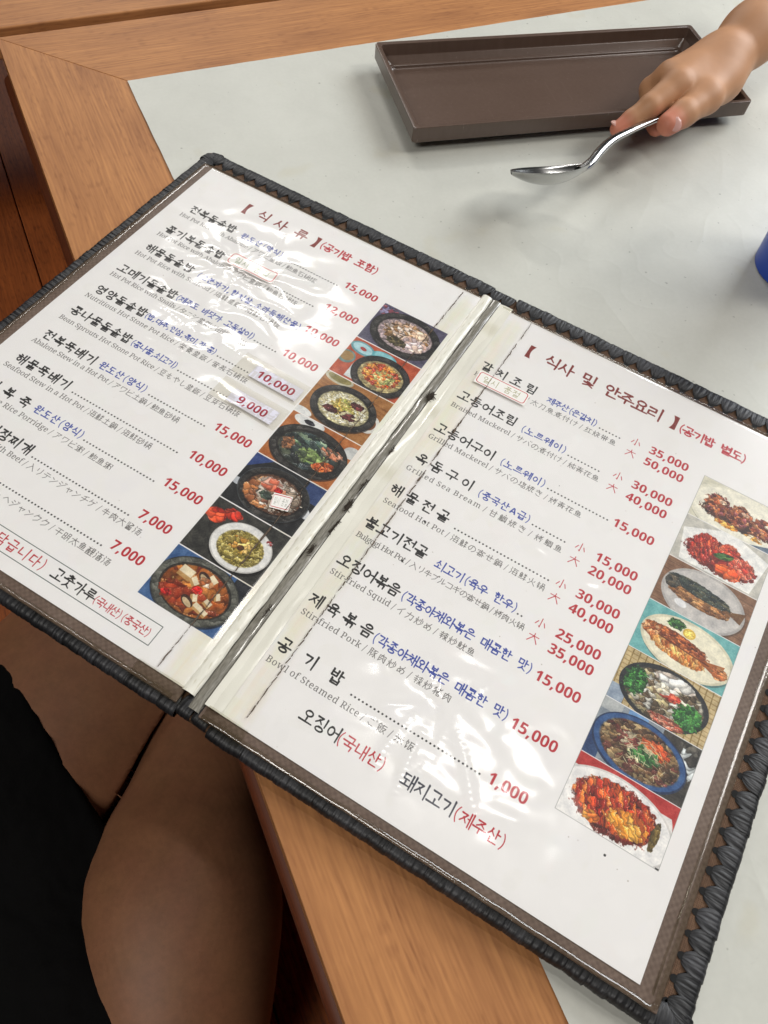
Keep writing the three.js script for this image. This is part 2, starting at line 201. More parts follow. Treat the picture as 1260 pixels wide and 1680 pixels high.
const CJK = {
  '小': '5 0 5 10 4 9;2 4 0 8;8 4 10 8', '大': '0 3 10 3;5 0 5 3 0 10;5 3 10 10', '太': '0 3 10 3;5 0 5 3 0 10;5 3 10 10;4 8 6 10', '刀': '1 1 9 1 8 10 6 9;4 1 1 10', '魚': 'fishdots', '鱼': 'fish', '入': '3 0 5 3 0 10;5 3 10 10', '牛': '3 1 1 4;2 3 9 3;0 6 10 6;5 0 5 10', '肉': '1 2 1 10;1 2 9 2 9 10 8 9;5 0 2 6;5 2 8 6;5 5 2 9;5 5 8 9', '火': 'fire', '米': 'rice', '甘': '0 3 10 3;2 0 2 10;8 0 8 10;2 6 8 6;2 10 8 10', '田': 'field', '石': 'stone', '豆': '1 0 9 0;2 2 2 5 8 5 8 2 2 2;3 6 4 9;7 6 6 9;0 10 10 10', '土': 'soil', '干': '1 1 9 1;0 5 10 5;5 1 5 10',
  '煮': ['soil@0 0 10 4', 'sun@2 4 6 4', '1 9 0 10;4 9 4 10;6 9 7 10;9 9 10 10;8 0 2 6'], '付': '3 0 0 5;2 3 2 10;4 3 10 3;8 0 8 10 7 9;5 5 6 7', '红': '3 0 1 3 4 3 1 7 4 6;0 10 4 9;5 2 10 2;7 2 7 9;5 9 10 9', '烧': ['fire@0 0 4 10', '5 2 10 2;6 0 9 4;5 5 10 5;7 5 5 10;8 5 8 9 10 9'], '带': '0 2 10 2;2 0 2 4;5 0 5 4;8 0 8 4;0 5 10 5;2 6 2 9;2 6 8 6 8 9;5 5 5 10', '炖': ['fire@0 0 4 10', '5 2 10 2;5 4 5 7 10 7;10 4 10 7;7 0 7 9 10 9'], '青': 'green', '花': ['grass@0 0 10 3', '3 3 0 7;2 5 2 10;9 4 5 7;6 3 6 9 10 9'], '塩': ['soil@0 1 4 8', '6 0 5 2;5 2 10 2;6 3 9 3 9 5 6 5 6 3;5 7 10 7 10 10 5 10 5 7;7 7 7 10'], '焼': ['fire@0 0 4 10', '5 1 10 1;7 0 7 3;4 4 10 4;6 2 6 4;9 2 9 4;6 5 5 10;8 5 8 9 10 9'], '烤': ['fire@0 0 4 10', '5 2 9 2;7 0 7 4;4 4 10 4;10 0 5 6;6 6 9 6 8 10'], '鯛': ['fishdots@0 0 4.5 10', '5 1 5 10;5 1 10 1 10 10;6 3 9 3;7 2 7 5;6 5 9 5;6 7 9 7 9 9 6 9 6 7'], '鲷': ['fish@0 0 4.5 10', '5 1 5 10;5 1 10 1 10 10;6 3 9 3;7 2 7 5;6 5 9 5;6 7 9 7 9 9 6 9 6 7'],
  '海': ['water@0 0 3 10', '5 0 4 2;4 1 10 1;5 3 4 9 10 9;5 3 9 3 9 10;3 6 10 6'], '鮮': ['fishdots@0 0 5 10', 'sheep@5.5 0 4.5 10'], '鲜': ['fish@0 0 5 10', 'sheep@5.5 0 4.5 10'], '寄': '5 0 5 1;0 3 0 2 10 2 10 3;2 4 8 4;5 3 2 6;5 4 8 6;0 7 10 7;2 8 2 10 6 10 6 8 2 8;8 7 8 10', '鍋': ['gold@0 0 4.5 10', '5 1 9 1 9 4;6 1 6 4;5 4 5 10;5 4 10 4 10 10;6 6 9 6 9 8 6 8 6 6'], '锅': ['metal@0 0 4 10', '6 0 9 0 9 3 6 3 6 0;5 4 5 10;5 4 10 4 10 10;7 4 6 8;7 6 9 8'], '炒': ['fire@0 0 4 10', 'few@5 0 5 10'], '辣': ['spice@0 0 5 10', 'bundle@5.5 0 4.5 10'], '鱿': ['fish@0 0 4.5 10', '5 3 10 3;7 0 7 5 5 10;8 3 8 9 10 9;9 1 10 2'], '豚': ['moon@0 0 4 10', 'pig@4.5 0 5.5 10'], '猪': ['3 0 0 4;1 1 3 5 2 10;3 5 0 8', '5 2 9 2;7 0 7 5;4 5 10 5;10 0 4 7', 'sun@5 6 4 4'], '飯': ['eat@0 0 4.5 10', '5 1 10 1;6 1 5 10;6 4 10 4 6 10;7 6 10 10'], '饭': ['eats@0 0 4 10', '5 1 10 1;6 1 5 10;6 4 10 4 6 10;7 6 10 10'],
  '釜': '4 0 1 3;6 0 9 3;3 1 8 4;8 1 2 4;2 5 8 5;1 7 9 7;5 5 5 10;0 10 10 10;3 8 3 9;7 8 7 9', '鲍': ['fish@0 0 4.5 10', '6 0 5 4;6 2 10 2 10 6;6 4 8 4 8 6 6 6 6 9 10 9 10 8'], '螺': ['2 0 2 8;0 2 4 2 4 5 0 5 0 2;0 9 4 8', 'field@5 0 5 4', '7 4 5 6 9 6 5 8 9 8;7 8 7 10;5 9 6 10;9 9 10 10'], '栄': ['2 0 3 2;5 0 5 2;8 0 7 2;0 4 0 3 10 3 10 4', 'tree@1 4 8 6'], '養': ['sheep@1 0 8 5', 'eat@1 4 8 6'], '营': ['grass@0 0 10 3', '0 5 0 4 10 4 10 5;3 5 7 5 7 7 3 7 3 5;2 8 8 8 8 10 2 10 2 8'], '养': '3 0 4 2;7 0 6 2;1 2 9 2;2 4 8 4;0 6 10 6;5 2 0 9;5 6 10 9;4 7 3 10;7 7 7 10', '芽': ['grass@0 0 10 3', '1 4 9 4;3 4 2 7 9 7;7 4 7 10 6 9;6 7 1 10'], '砂': ['stone@0 0 4.5 10', 'few@5 0 5 10'], '粥': ['2 1 0 1 0 4 2 4 2 9 0 9;8 1 10 1 10 4 8 4 10 6 10 9', 'rice@3 0 4 10'], '酱': ['1 0 1 4;3 0 3 5;5 0 9 1 5 4;9 2 4 5', 'wine@1 5 8 5'], '汤': ['water@0 0 3 10', '4 1 9 1 5 4 10 4 9 10 7 9;6 5 4 8;8 5 5 10'], '明': ['sun@0 1 4 8', 'moon@5 0 5 10'], '醒': ['wine@0 0 5 10', 'sun@6 0 4 4', '6 5 10 5;6 7 10 7;5 10 10 10;8 4 8 10'], '酒': ['water@0 0 3 10', 'wine@4 0 6 10'],
  'の': '5 2 4 7 2 9 0 6 2 2 6 1 9 3 10 6 8 9 6 10', 'け': '1 1 0 6 1 10;4 3 10 3;8 0 8 6 6 10', 'き': '1 2 9 2;1 4 9 4;4 0 8 7;2 8 4 10 8 10', 'り': '2 1 2 5;8 0 8 6 5 10', 'め': '2 2 5 9;8 0 4 8 1 9 1 6 5 3 9 5 9 8 7 10', 'せ': '0 4 10 4;7 0 7 6 6 6;3 1 3 9 8 9', 'も': '4 0 4 8 6 10 9 8;1 3 7 3;1 6 7 6', 'や': '0 4 7 2 10 4 8 6;5 0 6 2;3 1 6 10', 'し': '3 0 3 8 5 10 9 7', 'ご': '2 2 7 2;1 7 3 9 8 9;9 0 9 1;10 1 10 2',
  'サ': '0 3 10 3;3 0 3 6;7 0 7 5 4 10', 'バ': '3 3 0 9;6 3 9 9;8 0 8 1;10 0 10 1', 'プ': '1 2 8 2 6 7 2 10;O9 1', 'ル': '3 1 3 6 0 10;6 1 6 9 10 6', 'コ': '1 2 9 2 9 9;1 9 9 9', 'ギ': '1 3 8 2;0 6 9 5;4 0 6 10;9 0 10 1', 'イ': '8 0 0 6;5 4 5 10', 'カ': '0 3 9 3 8 10 6 9;4 0 3 6 0 10', 'ア': '1 1 9 1 6 5;5 3 4 7 1 10', 'ワ': '1 5 1 1 9 1 8 6 3 10', 'ビ': '1 0 1 9 9 9;8 3 1 5;8 0 9 1', 'タ': '4 0 0 6;3 2 9 2 7 7 2 10;3 4 7 7', 'ニ': '2 2 8 2;0 9 10 9', 'シ': '1 1 4 2;0 4 3 5;1 10 9 2', 'テ': '2 1 8 1;0 4 10 4;5 4 5 7 2 10', 'ン': '1 2 4 4;1 10 9 3', 'ジ': '1 1 4 2;0 4 3 5;1 10 9 2;7 0 8 1;9 0 10 1', 'ャ': '1 5 9 4 7 7;3 3 5 10', 'チ': '8 0 2 2;0 5 10 5;5 1 5 6 2 10', 'ゲ': '2 0 0 5;2 3 8 3;6 3 5 7 2 10;8 0 9 1', 'ゴ': '1 2 8 2 8 9;1 9 8 9;9 0 10 1', 'ヘ': '0 6 4 2 10 8', 'ク': '4 0 0 5;3 2 9 2 7 7 2 10', '・': '5 5 6 5',
};
function ideogram(c, ch, cx, cy, size, width) {
  const draw = (code, x, y, w, h) => { for (const s of (BOX[code] ?? code).split(';')) { if (s[0] === 'O') { c.beginPath(); c.arc(cx + .42 * size, cy - .42 * size, size * .08, 0, 7); c.stroke(); continue; } const v = s.split(' ').map(Number); c.beginPath(); for (let i = 0; i < v.length; i += 2) c.lineTo(cx + ((x + w * v[i] / 10) / 10 - .5) * size, cy + ((y + h * v[i + 1] / 10) / 10 - .5) * size); c.stroke(); } };
  c.lineWidth = width; c.lineJoin = c.lineCap = 'round'; const e = CJK[ch];
  if (!e) return;
  if (typeof e === 'string') return draw(e, 0, 0, 10, 10);
  for (const k of e) { const [code, box] = k.split('@'); draw(code, ...(box ? box.split(' ').map(Number) : [0, 0, 10, 10])); }
}
const isHangul = (ch) => ch >= '\uac00' && ch <= '\ud7a3';
function latin(c, text, x, y, size, font) { c.save(); c.translate(x, y); c.scale(size / 40, size / 40); c.font = `${font.split('|')[0]} 40px ${font.split('|')[1]}`.trim(); c.textAlign = 'center'; c.textBaseline = 'alphabetic'; c.fillText(text, 0, 14.5); c.restore(); }
// Hangul line: the first and the last character stand centred on x0 and x1
function line(c, text, x0, x1, z, size, weight, color, wide = 1) {
  c.fillStyle = c.strokeStyle = color;
  const adv = (ch) => isHangul(ch) ? 1 : ch === ' ' ? 0.62 : '(),'.includes(ch) ? 0.5 : 0.85, pos = []; let x = 0;
  [...text].forEach((ch, i, a) => { if (i) x += (adv(a[i - 1]) + adv(ch)) / 2; pos.push(x); });
  if (x) size = Math.min(size, (x1 - x0) / x * 1.06);
  [...text].forEach((ch, i) => {
    const cx = x0 + (x ? pos[i] / x : 0) * (x1 - x0);
    if (isHangul(ch)) hangul(c, ch, cx, z, size, weight, wide);
    else if (ch === '(' || ch === ')') { const d = ch === '(' ? 1 : -1; c.lineWidth = size * weight * 0.62; c.lineCap = 'round'; c.beginPath(); c.moveTo(cx + d * size * .14, z - size * .52); c.quadraticCurveTo(cx - d * size * .2, z, cx + d * size * .14, z + size * .56); c.stroke(); }
    else if (ch === ',') brush(c, [[cx, z + size * .34], [cx - size * .12, z + size * .56]], size * weight);
    else if (ch !== ' ') latin(c, ch, cx, z, size * 1.1, 'bold|sans-serif');
  });
}
// small grey line of English, Japanese and Chinese from x0 to x1
function small(c, text, x0, x1, z, color) {
  c.font = '40px serif'; const size = 4.5, w = [...text].map((ch) => CJK[ch] ? 4.7 : c.measureText(ch).width * size / 40), sum = w.reduce((a, b) => a + b, 0), k = (x1 - x0) / sum;
  let x = x0; c.fillStyle = c.strokeStyle = color;
  [...text].forEach((ch, i) => { const cx = x + w[i] * k / 2; if (CJK[ch]) ideogram(c, ch, cx, z, Math.min(3.9, 4.2 * k), 0.3); else if (ch !== ' ') latin(c, ch, cx, z, size, '|serif'); x += w[i] * k; });
}
function dots(c, x0, x1, z, color = '#23211f') { c.fillStyle = color; for (let x = x0; x <= x1 + .01; x += 2.05) { c.beginPath(); c.arc(x, z, 0.46, 0, 7); c.fill(); } }
function price(c, text, x, z, size = 7.7, color = '#b3202c') { c.fillStyle = color; c.save(); c.translate(x, z); c.scale(1.0, 1); latin(c, text, 0, 0, size, 'bold|sans-serif'); c.restore(); }

// ------------------------------------------------------------------ printed food pictures
const jit = (r, col, k = 16) => `rgb(${col.map((v, i) => clamp(Math.round(v + (r() - .5) * k * (i === 1 ? 1.2 : 1.6)), 0, 255)).join(',')})`;
function ell(c, x, y, rx, ry, a, fill) { c.fillStyle = fill; c.beginPath(); c.ellipse(x, y, rx, ry, a, 0, 7); c.fill(); }
function lump(c, r, x, y, rx, ry, a, fill) { c.fillStyle = fill; c.beginPath(); const n = 9; for (let i = 0; i < n; i++) { const t = i / n * Math.PI * 2, k = 0.75 + r() * 0.45, px = Math.cos(t) * rx * k, py = Math.sin(t) * ry * k; c.lineTo(x + px * Math.cos(a) - py * Math.sin(a), y + px * Math.sin(a) + py * Math.cos(a)); } c.closePath(); c.fill(); }
function heap(c, r, x, y, rx, ry, n, pal, s0, s1, asp = 1.6, turn = null, tilt = 0) {
  for (let i = 0; i < n; i++) {
    const q = Math.sqrt(r()), t = r() * 6.283, ex = rx * q * Math.cos(t), ey = ry * q * Math.sin(t), px = x + ex * Math.cos(tilt) - ey * Math.sin(tilt), py = y + ex * Math.sin(tilt) + ey * Math.cos(tilt), s = s0 + (s1 - s0) * r(), a = turn === null ? r() * 3.14 : turn + (r() - .5) * .9, col = pal[Math.floor(r() * pal.length)];
    lump(c, r, px + .12, py + .2, s * asp, s, a, `rgba(30,14,8,0.4)`); lump(c, r, px, py, s * asp * .95, s * .95, a, jit(r, col)); lump(c, r, px - s * .2, py - s * .25, s * asp * .45, s * .38, a, jit(r, col.map((v) => Math.min(255, v * 1.2 + 14))));
  }
}
function bar(c, x0, y0, x1, y1, w, col) { c.strokeStyle = col; c.lineWidth = w; c.lineCap = 'round'; c.beginPath(); c.moveTo(x0, y0); c.lineTo(x1, y1); c.stroke(); }
function fishShape(c, r, w, h, len, fat, body, back, rot) {
  c.save(); c.translate(w / 2, h / 2); c.rotate(rot);
  const poly = (k, col) => { c.fillStyle = col; c.beginPath(); c.moveTo(-len / 2, 0); c.bezierCurveTo(-len * .42, -fat * k, -len * .1, -fat * 1.05 * k, len * .36, -fat * .14 * k); c.lineTo(len * .5, -fat * .5 * k); c.lineTo(len * .48, fat * .45); c.lineTo(len * .36, fat * .14); c.bezierCurveTo(-len * .05, fat * 1.05, -len * .42, fat * .9, -len / 2, 0); c.fill(); };
  poly(1, body); c.fillStyle = back; c.beginPath(); c.moveTo(-len / 2, 0); c.bezierCurveTo(-len * .42, -fat, -len * .1, -fat * 1.05, len * .38, -fat * .12); c.quadraticCurveTo(0, fat * .1, -len / 2, 0); c.fill();
  c.restore();
}
const FOOD = {
  stonePot(c, r, w, h, o) {
    c.fillStyle = o.bg; c.fillRect(0, 0, w, h); if (o.before) o.before();
    const x = w * (o.cx ?? .5), y = h * (o.cy ?? .52), rx = w * (o.rx ?? .42), ry = h * (o.ry ?? .44);
    ell(c, x + .4, y + .9, rx, ry, 0, 'rgba(12,8,6,.55)'); ell(c, x, y, rx, ry, 0, o.rim ?? '#2a2724'); ell(c, x, y - .3, rx * .97, ry * .94, 0, o.rim2 ?? '#3d3935'); 
    mash(c, o.seed, x, y, rx * 1.0, ry * 1.0, 2.4, [[44, 42, 40], [34, 32, 30], [58, 55, 52]].map((p) => o.pot ?? p), { rough: .01, deep: .25, glint: .25, asp: 2 });
    ell(c, x, y - .2, rx * .83, ry * .8, 0, o.inner ?? '#191614'); mash(c, o.seed + 1, x, y + .1, rx * .8, ry * .76, 1.6, [o.soup, o.soup.map((v) => v * .8)], { rough: .02, deep: .2, glint: .3 });
    for (const [fx, fy, frx, fry, cell, pal, opt] of o.heaps) mash(c, o.seed + Math.round(fx * 90 + fy * 50 + cell * 30) + 9, x + fx * rx, y + fy * ry, frx * rx, fry * ry, cell, pal, opt);
    if (o.after) o.after(x, y, rx, ry);
  },
};
// chunks of food under a sauce: cells of several tones, each with its own lit side and glints, as a printed photograph shows them
let PIC = null;
function mash(c, seed, cx, cy, rx, ry, cell, pal, o = {}) {
  const t = c.getTransform(), s = t.a, X0 = Math.max(Math.floor(t.e + (cx - rx * 1.15) * s), PIC[0]), X1 = Math.min(Math.ceil(t.e + (cx + rx * 1.15) * s), PIC[2]), Y0 = Math.max(Math.floor(t.f + (cy - ry * 1.15) * s), PIC[1]), Y1 = Math.min(Math.ceil(t.f + (cy + ry * 1.15) * s), PIC[3]);
  if (X1 <= X0 || Y1 <= Y0) return;
  const im = c.getImageData(X0, Y0, X1 - X0, Y1 - Y0), d = im.data, ca = Math.cos(o.turn ?? 0), sa = Math.sin(o.turn ?? 0), asp = o.asp ?? 1.4, rough = o.rough ?? .16, deep = o.deep ?? .5, gl = o.glint ?? .5, tl = o.tilt ?? 0, ct = Math.cos(tl), st = Math.sin(tl);
  const hash = (i, j, k) => { let n = Math.imul(i, 374761393) + Math.imul(j, 668265263) + Math.imul(k + seed, 1274126177); n = Math.imul(n ^ (n >>> 13), 1274126177); return ((n ^ (n >>> 16)) >>> 0) / 4294967296; };
  for (let Y = Y0; Y < Y1; Y++) for (let X = X0; X < X1; X++) {
    const mx = (X - t.e) / s - cx, my = (Y - t.f) / s - cy, ex = (mx * ct + my * st) / rx, ey = (-mx * st + my * ct) / ry, q = Math.sqrt(ex * ex + ey * ey) + rough * (N2(mx * .45, my * .45, seed) + .5 * N2(mx * 1.3, my * 1.3, seed + 3));
    const al = 1 - smooth(q, .93, 1.0); if (al <= 0) continue;
    const wx = mx + .75 * cell * N2(mx / cell * .8, my / cell * .8, seed + 5), wy = my + .75 * cell * N2(mx / cell * .8, my / cell * .8, seed + 7), u = (wx * ca + wy * sa) / (cell * asp), v = (-wx * sa + wy * ca) / cell, iu = Math.floor(u), iv = Math.floor(v);
    let f1 = 9, f2 = 9, bi = 0, bj = 0, dx = 0, dy = 0;
    for (let a = -1; a < 2; a++) for (let b = -1; b < 2; b++) { const pu = iu + a + hash(iu + a, iv + b, 1), pv = iv + b + hash(iu + a, iv + b, 2), e = (u - pu) ** 2 + (v - pv) ** 2; if (e < f1) { f2 = f1; f1 = e; bi = iu + a; bj = iv + b; dx = u - pu; dy = v - pv; } else if (e < f2) f2 = e; }
    f1 = Math.sqrt(f1); f2 = Math.sqrt(f2);
    const col = pal[Math.floor(hash(bi, bj, 3) * pal.length)], gap = smooth(f2 - f1, 0, .42), lit = clamp(.5 - (dx * .55 + dy * .75) * .8, 0, 1), fine = N2(mx * 3.1, my * 3.1, seed + 9) * .16 + N2(mx * 7, my * 7, seed + 4) * .12;
    let k = (1 - deep * .62 * (1 - gap) * (.5 + hash(bi, bj, 6))) * (.8 + .5 * lit + fine * 1.5) * (.84 + .36 * hash(bi, bj, 4)) * (1 - .18 * q * q), g = gl * smooth(lit + .9 * N2(mx * 2.2, my * 2.6, seed + 13), .98, 1.25) * 150;
    const i = ((Y - Y0) * (X1 - X0) + X - X0) * 4; for (let n = 0; n < 3; n++) d[i + n] = lerp(d[i + n], clamp(col[n] * k * 1.1 + g, 0, 255), al);
  }
  c.putImageData(im, X0, Y0);
}
function grainy(c, amount, seed) {   // the mottle of a small printed photograph
  const im = c.getImageData(PIC[0], PIC[1], PIC[2] - PIC[0], PIC[3] - PIC[1]), d = im.data, W = PIC[2] - PIC[0], H = PIC[3] - PIC[1];
  for (let y = 0; y < H; y++) for (let x = 0; x < W; x++) { const i = (y * W + x) * 4, n = amount * (N2(x / 26, y / 26, seed) * 26 + N2(x / 7, y / 7, seed + 2) * 16 + N2(x / 2.4, y / 2.4, seed + 5) * 12); d[i] = clamp(d[i] + n, 0, 255); d[i + 1] = clamp(d[i + 1] + n * .95, 0, 255); d[i + 2] = clamp(d[i + 2] + n * .85, 0, 255); }
  c.putImageData(im, PIC[0], PIC[1]);
}
function picture(c, x, z, w, h, seed, draw) { const t = c.getTransform(); PIC = [Math.round(t.e + x * t.a), Math.round(t.f + z * t.a), Math.round(t.e + (x + w) * t.a), Math.round(t.f + (z + h) * t.a)]; c.save(); c.beginPath(); c.rect(x, z, w, h); c.clip(); c.translate(x, z); const r = random(seed); draw(r, w, h); c.restore(); grainy(c, 1, seed); }
function page(x0, x1, z0, z1, draw) {
  const s = 6.85, c = document.createElement('canvas'); c.width = Math.round((x1 - x0) * s); c.height = Math.round((z1 - z0) * s);
  const k = c.getContext('2d'); k.fillStyle = '#eae7e4'; k.fillRect(0, 0, c.width, c.height); k.setTransform(s, 0, 0, s, -x0 * s, -z0 * s);
  const r = random(x0 * 7 + 91); for (let i = 0; i < 900; i++) { k.fillStyle = `rgba(${r() < .5 ? '255,255,255' : '205,196,182'},${0.01 + r() * .03})`; k.beginPath(); k.ellipse(x0 + r() * (x1 - x0), z0 + r() * (z1 - z0), 1 + r() * 7, 1 + r() * 5, r() * 3, 0, 7); k.fill(); }
  for (let i = 0; i < 60; i++) { k.fillStyle = `rgba(90,70,50,${0.1 + r() * .35})`; k.beginPath(); k.arc(x0 + r() * (x1 - x0), z0 + r() * (z1 - z0), .1 + r() * .22, 0, 7); k.fill(); }
  draw(k);
  const t = new THREE.CanvasTexture(c); t.colorSpace = THREE.SRGBColorSpace; t.anisotropy = 8; t.minFilter = THREE.LinearMipmapLinearFilter; return t;
}
const INK = '#1f1d1c', BLUE = '#2c3f96', RED = '#b3202c', GREY = '#55524f', MAROON = '#7c241d';
function lenticular(c, x, z, dir, h) { c.fillStyle = MAROON; c.beginPath(); c.moveTo(x - dir * 1.6, z - h / 2); c.lineTo(x + dir * 1.9, z - h / 2); c.quadraticCurveTo(x - dir * .9, z, x + dir * 1.9, z + h / 2); c.lineTo(x - dir * 1.6, z + h / 2); c.fill(); }
const LEFT = [-215, -10.5, 18, 312.5], RGT = [10, 210, 18, 313.5];
const aged = (c, x0, x1) => { const r = random(x0 * 3 + 5); for (let i = 0; i < 500; i++) { c.fillStyle = `rgba(${212 + r() * 18},${205 + r() * 16},${178 + r() * 20},${.02 + r() * .05})`; c.fillRect(lerp(x0, x1, r()) - 2.5, 18 + r() * 296, 2 + r() * 5, 6 + r() * 30); } };
const rightPage = page(...RGT, (c) => {
  aged(c, 10, 21.5);
  lenticular(c, 34, 40, 1, 10.5); line(c, '식사 및 안주요리', 49, 115, 40, 9.2, .155, MAROON, 1.08); lenticular(c, 127, 40, -1, 10.5); line(c, '(공기밥 별도)', 131.5, 170, 41.5, 6.6, .17, RED, 1.05);
  const P = (z, a, b) => { const x = 133; if (b) { c.strokeStyle = RED; ideogram(c, '小', 113, z, 5, .42); ideogram(c, '大', 113, z + 9, 5, .42); price(c, b, x, z + 9); } price(c, a, x, z); };
  const K = (t, x0, x1, z, s = 6.6) => line(c, t, x0, x1, z, s, .15, INK, 1.05), B = (t, x0, x1, z, s = 5.0) => line(c, t, x0, x1, z, s, .135, BLUE, 1.0), G = (t, x0, x1, z) => small(c, t, x0, x1, z, GREY);
  K('갈치조림', 18, 47, 66); B('제주산(은갈치)', 60, 88.5, 67.2); dots(c, 91.5, 104, 69); G('Hairtail in Soy / 太刀魚煮付け / 红烧带鱼', 13.5, 104, 74); P(66, '35,000', '50,000');
  K('고등어조림', 17, 47, 93.2); B('(노르웨이)', 55, 81, 94.6); dots(c, 84, 104, 96.8); G('Braised Mackerel / サバの煮付け / 炖青花鱼', 13, 105, 102); P(93.5, '30,000', '40,000');
  K('고등어구이', 17, 47, 121); B('(노르웨이)', 55, 80.5, 121.6); dots(c, 83.5, 120, 123.2); G('Grilled Mackerel / サバの塩焼き / 烤青花鱼', 13, 106, 128.6); P(122, '15,000');
  K('옥돔구이', 18, 46, 145); B('(중국산A급)', 54, 83, 146.4); dots(c, 86, 104.5, 148.2); G('Grilled Sea Bream / 甘鯛焼き / 烤鲷鱼', 13, 106, 153.6); P(146.4, '15,000', '20,000');
  K('해물전골', 16.5, 44.5, 169.6); dots(c, 53, 106.5, 173); G('Seafood Hot Pot / 海鮮の寄せ鍋 / 海鲜火锅', 13.5, 107, 178.2); P(171, '30,000', '40,000');
  K('불고기전골', 16, 45, 194); B('쇠고기(육우 한우)', 57, 99, 195.8, 5.4); dots(c, 101.2, 105, 198); G('Bulgogi Hot Pot / 入り牛プルコギの寄せ鍋 / 烤肉火锅', 12.5, 107, 203); P(196, '25,000', '35,000');
  K('오징어볶음', 16, 44, 219.6); B('(각종야채와볶은 매콤한 맛)', 49.5, 118.5, 220, 5.5); G('Stir-fried Squid / イカ炒め / 辣炒鱿鱼', 12.5, 93, 227.6); P(220.6, '15,000');
  K('제육볶음', 15.5, 44, 245); B('(각종야채와볶은 매콤한 맛)', 49, 118.5, 246, 5.5); G('Stir-fried Pork / 豚肉炒め / 辣炒猪肉', 12.5, 94, 253); P(247, '15,000');
  K('공기밥', 16, 44, 272, 6.8); dots(c, 54, 121, 275.4); G('Bowl of Steamed Rice / ご飯 / 米饭', 12, 90, 281); P(274, '1,000');
  line(c, '오징어', 43, 56.5, 294, 6.6, .13, INK); line(c, '(국내산)', 60, 82, 294.4, 6.2, .12, RED); line(c, '돼지고기', 95, 114.5, 294.6, 6.6, .13, '#3a3a44'); line(c, '(제주산)', 118.5, 141, 295, 6.2, .12, RED);
  const X = 154, W = 48, Z = [65.2, 94.4, 124, 153.4, 183, 212.2, 241.8, 270.8];
  const plate = (x, y, rx, ry, a, rim, face) => { ell(c, x + .5, y + .8, rx, ry, a, 'rgba(40,34,28,.35)'); ell(c, x, y, rx, ry, a, rim); ell(c, x, y + .15, rx * .93, ry * .92, a, face); };
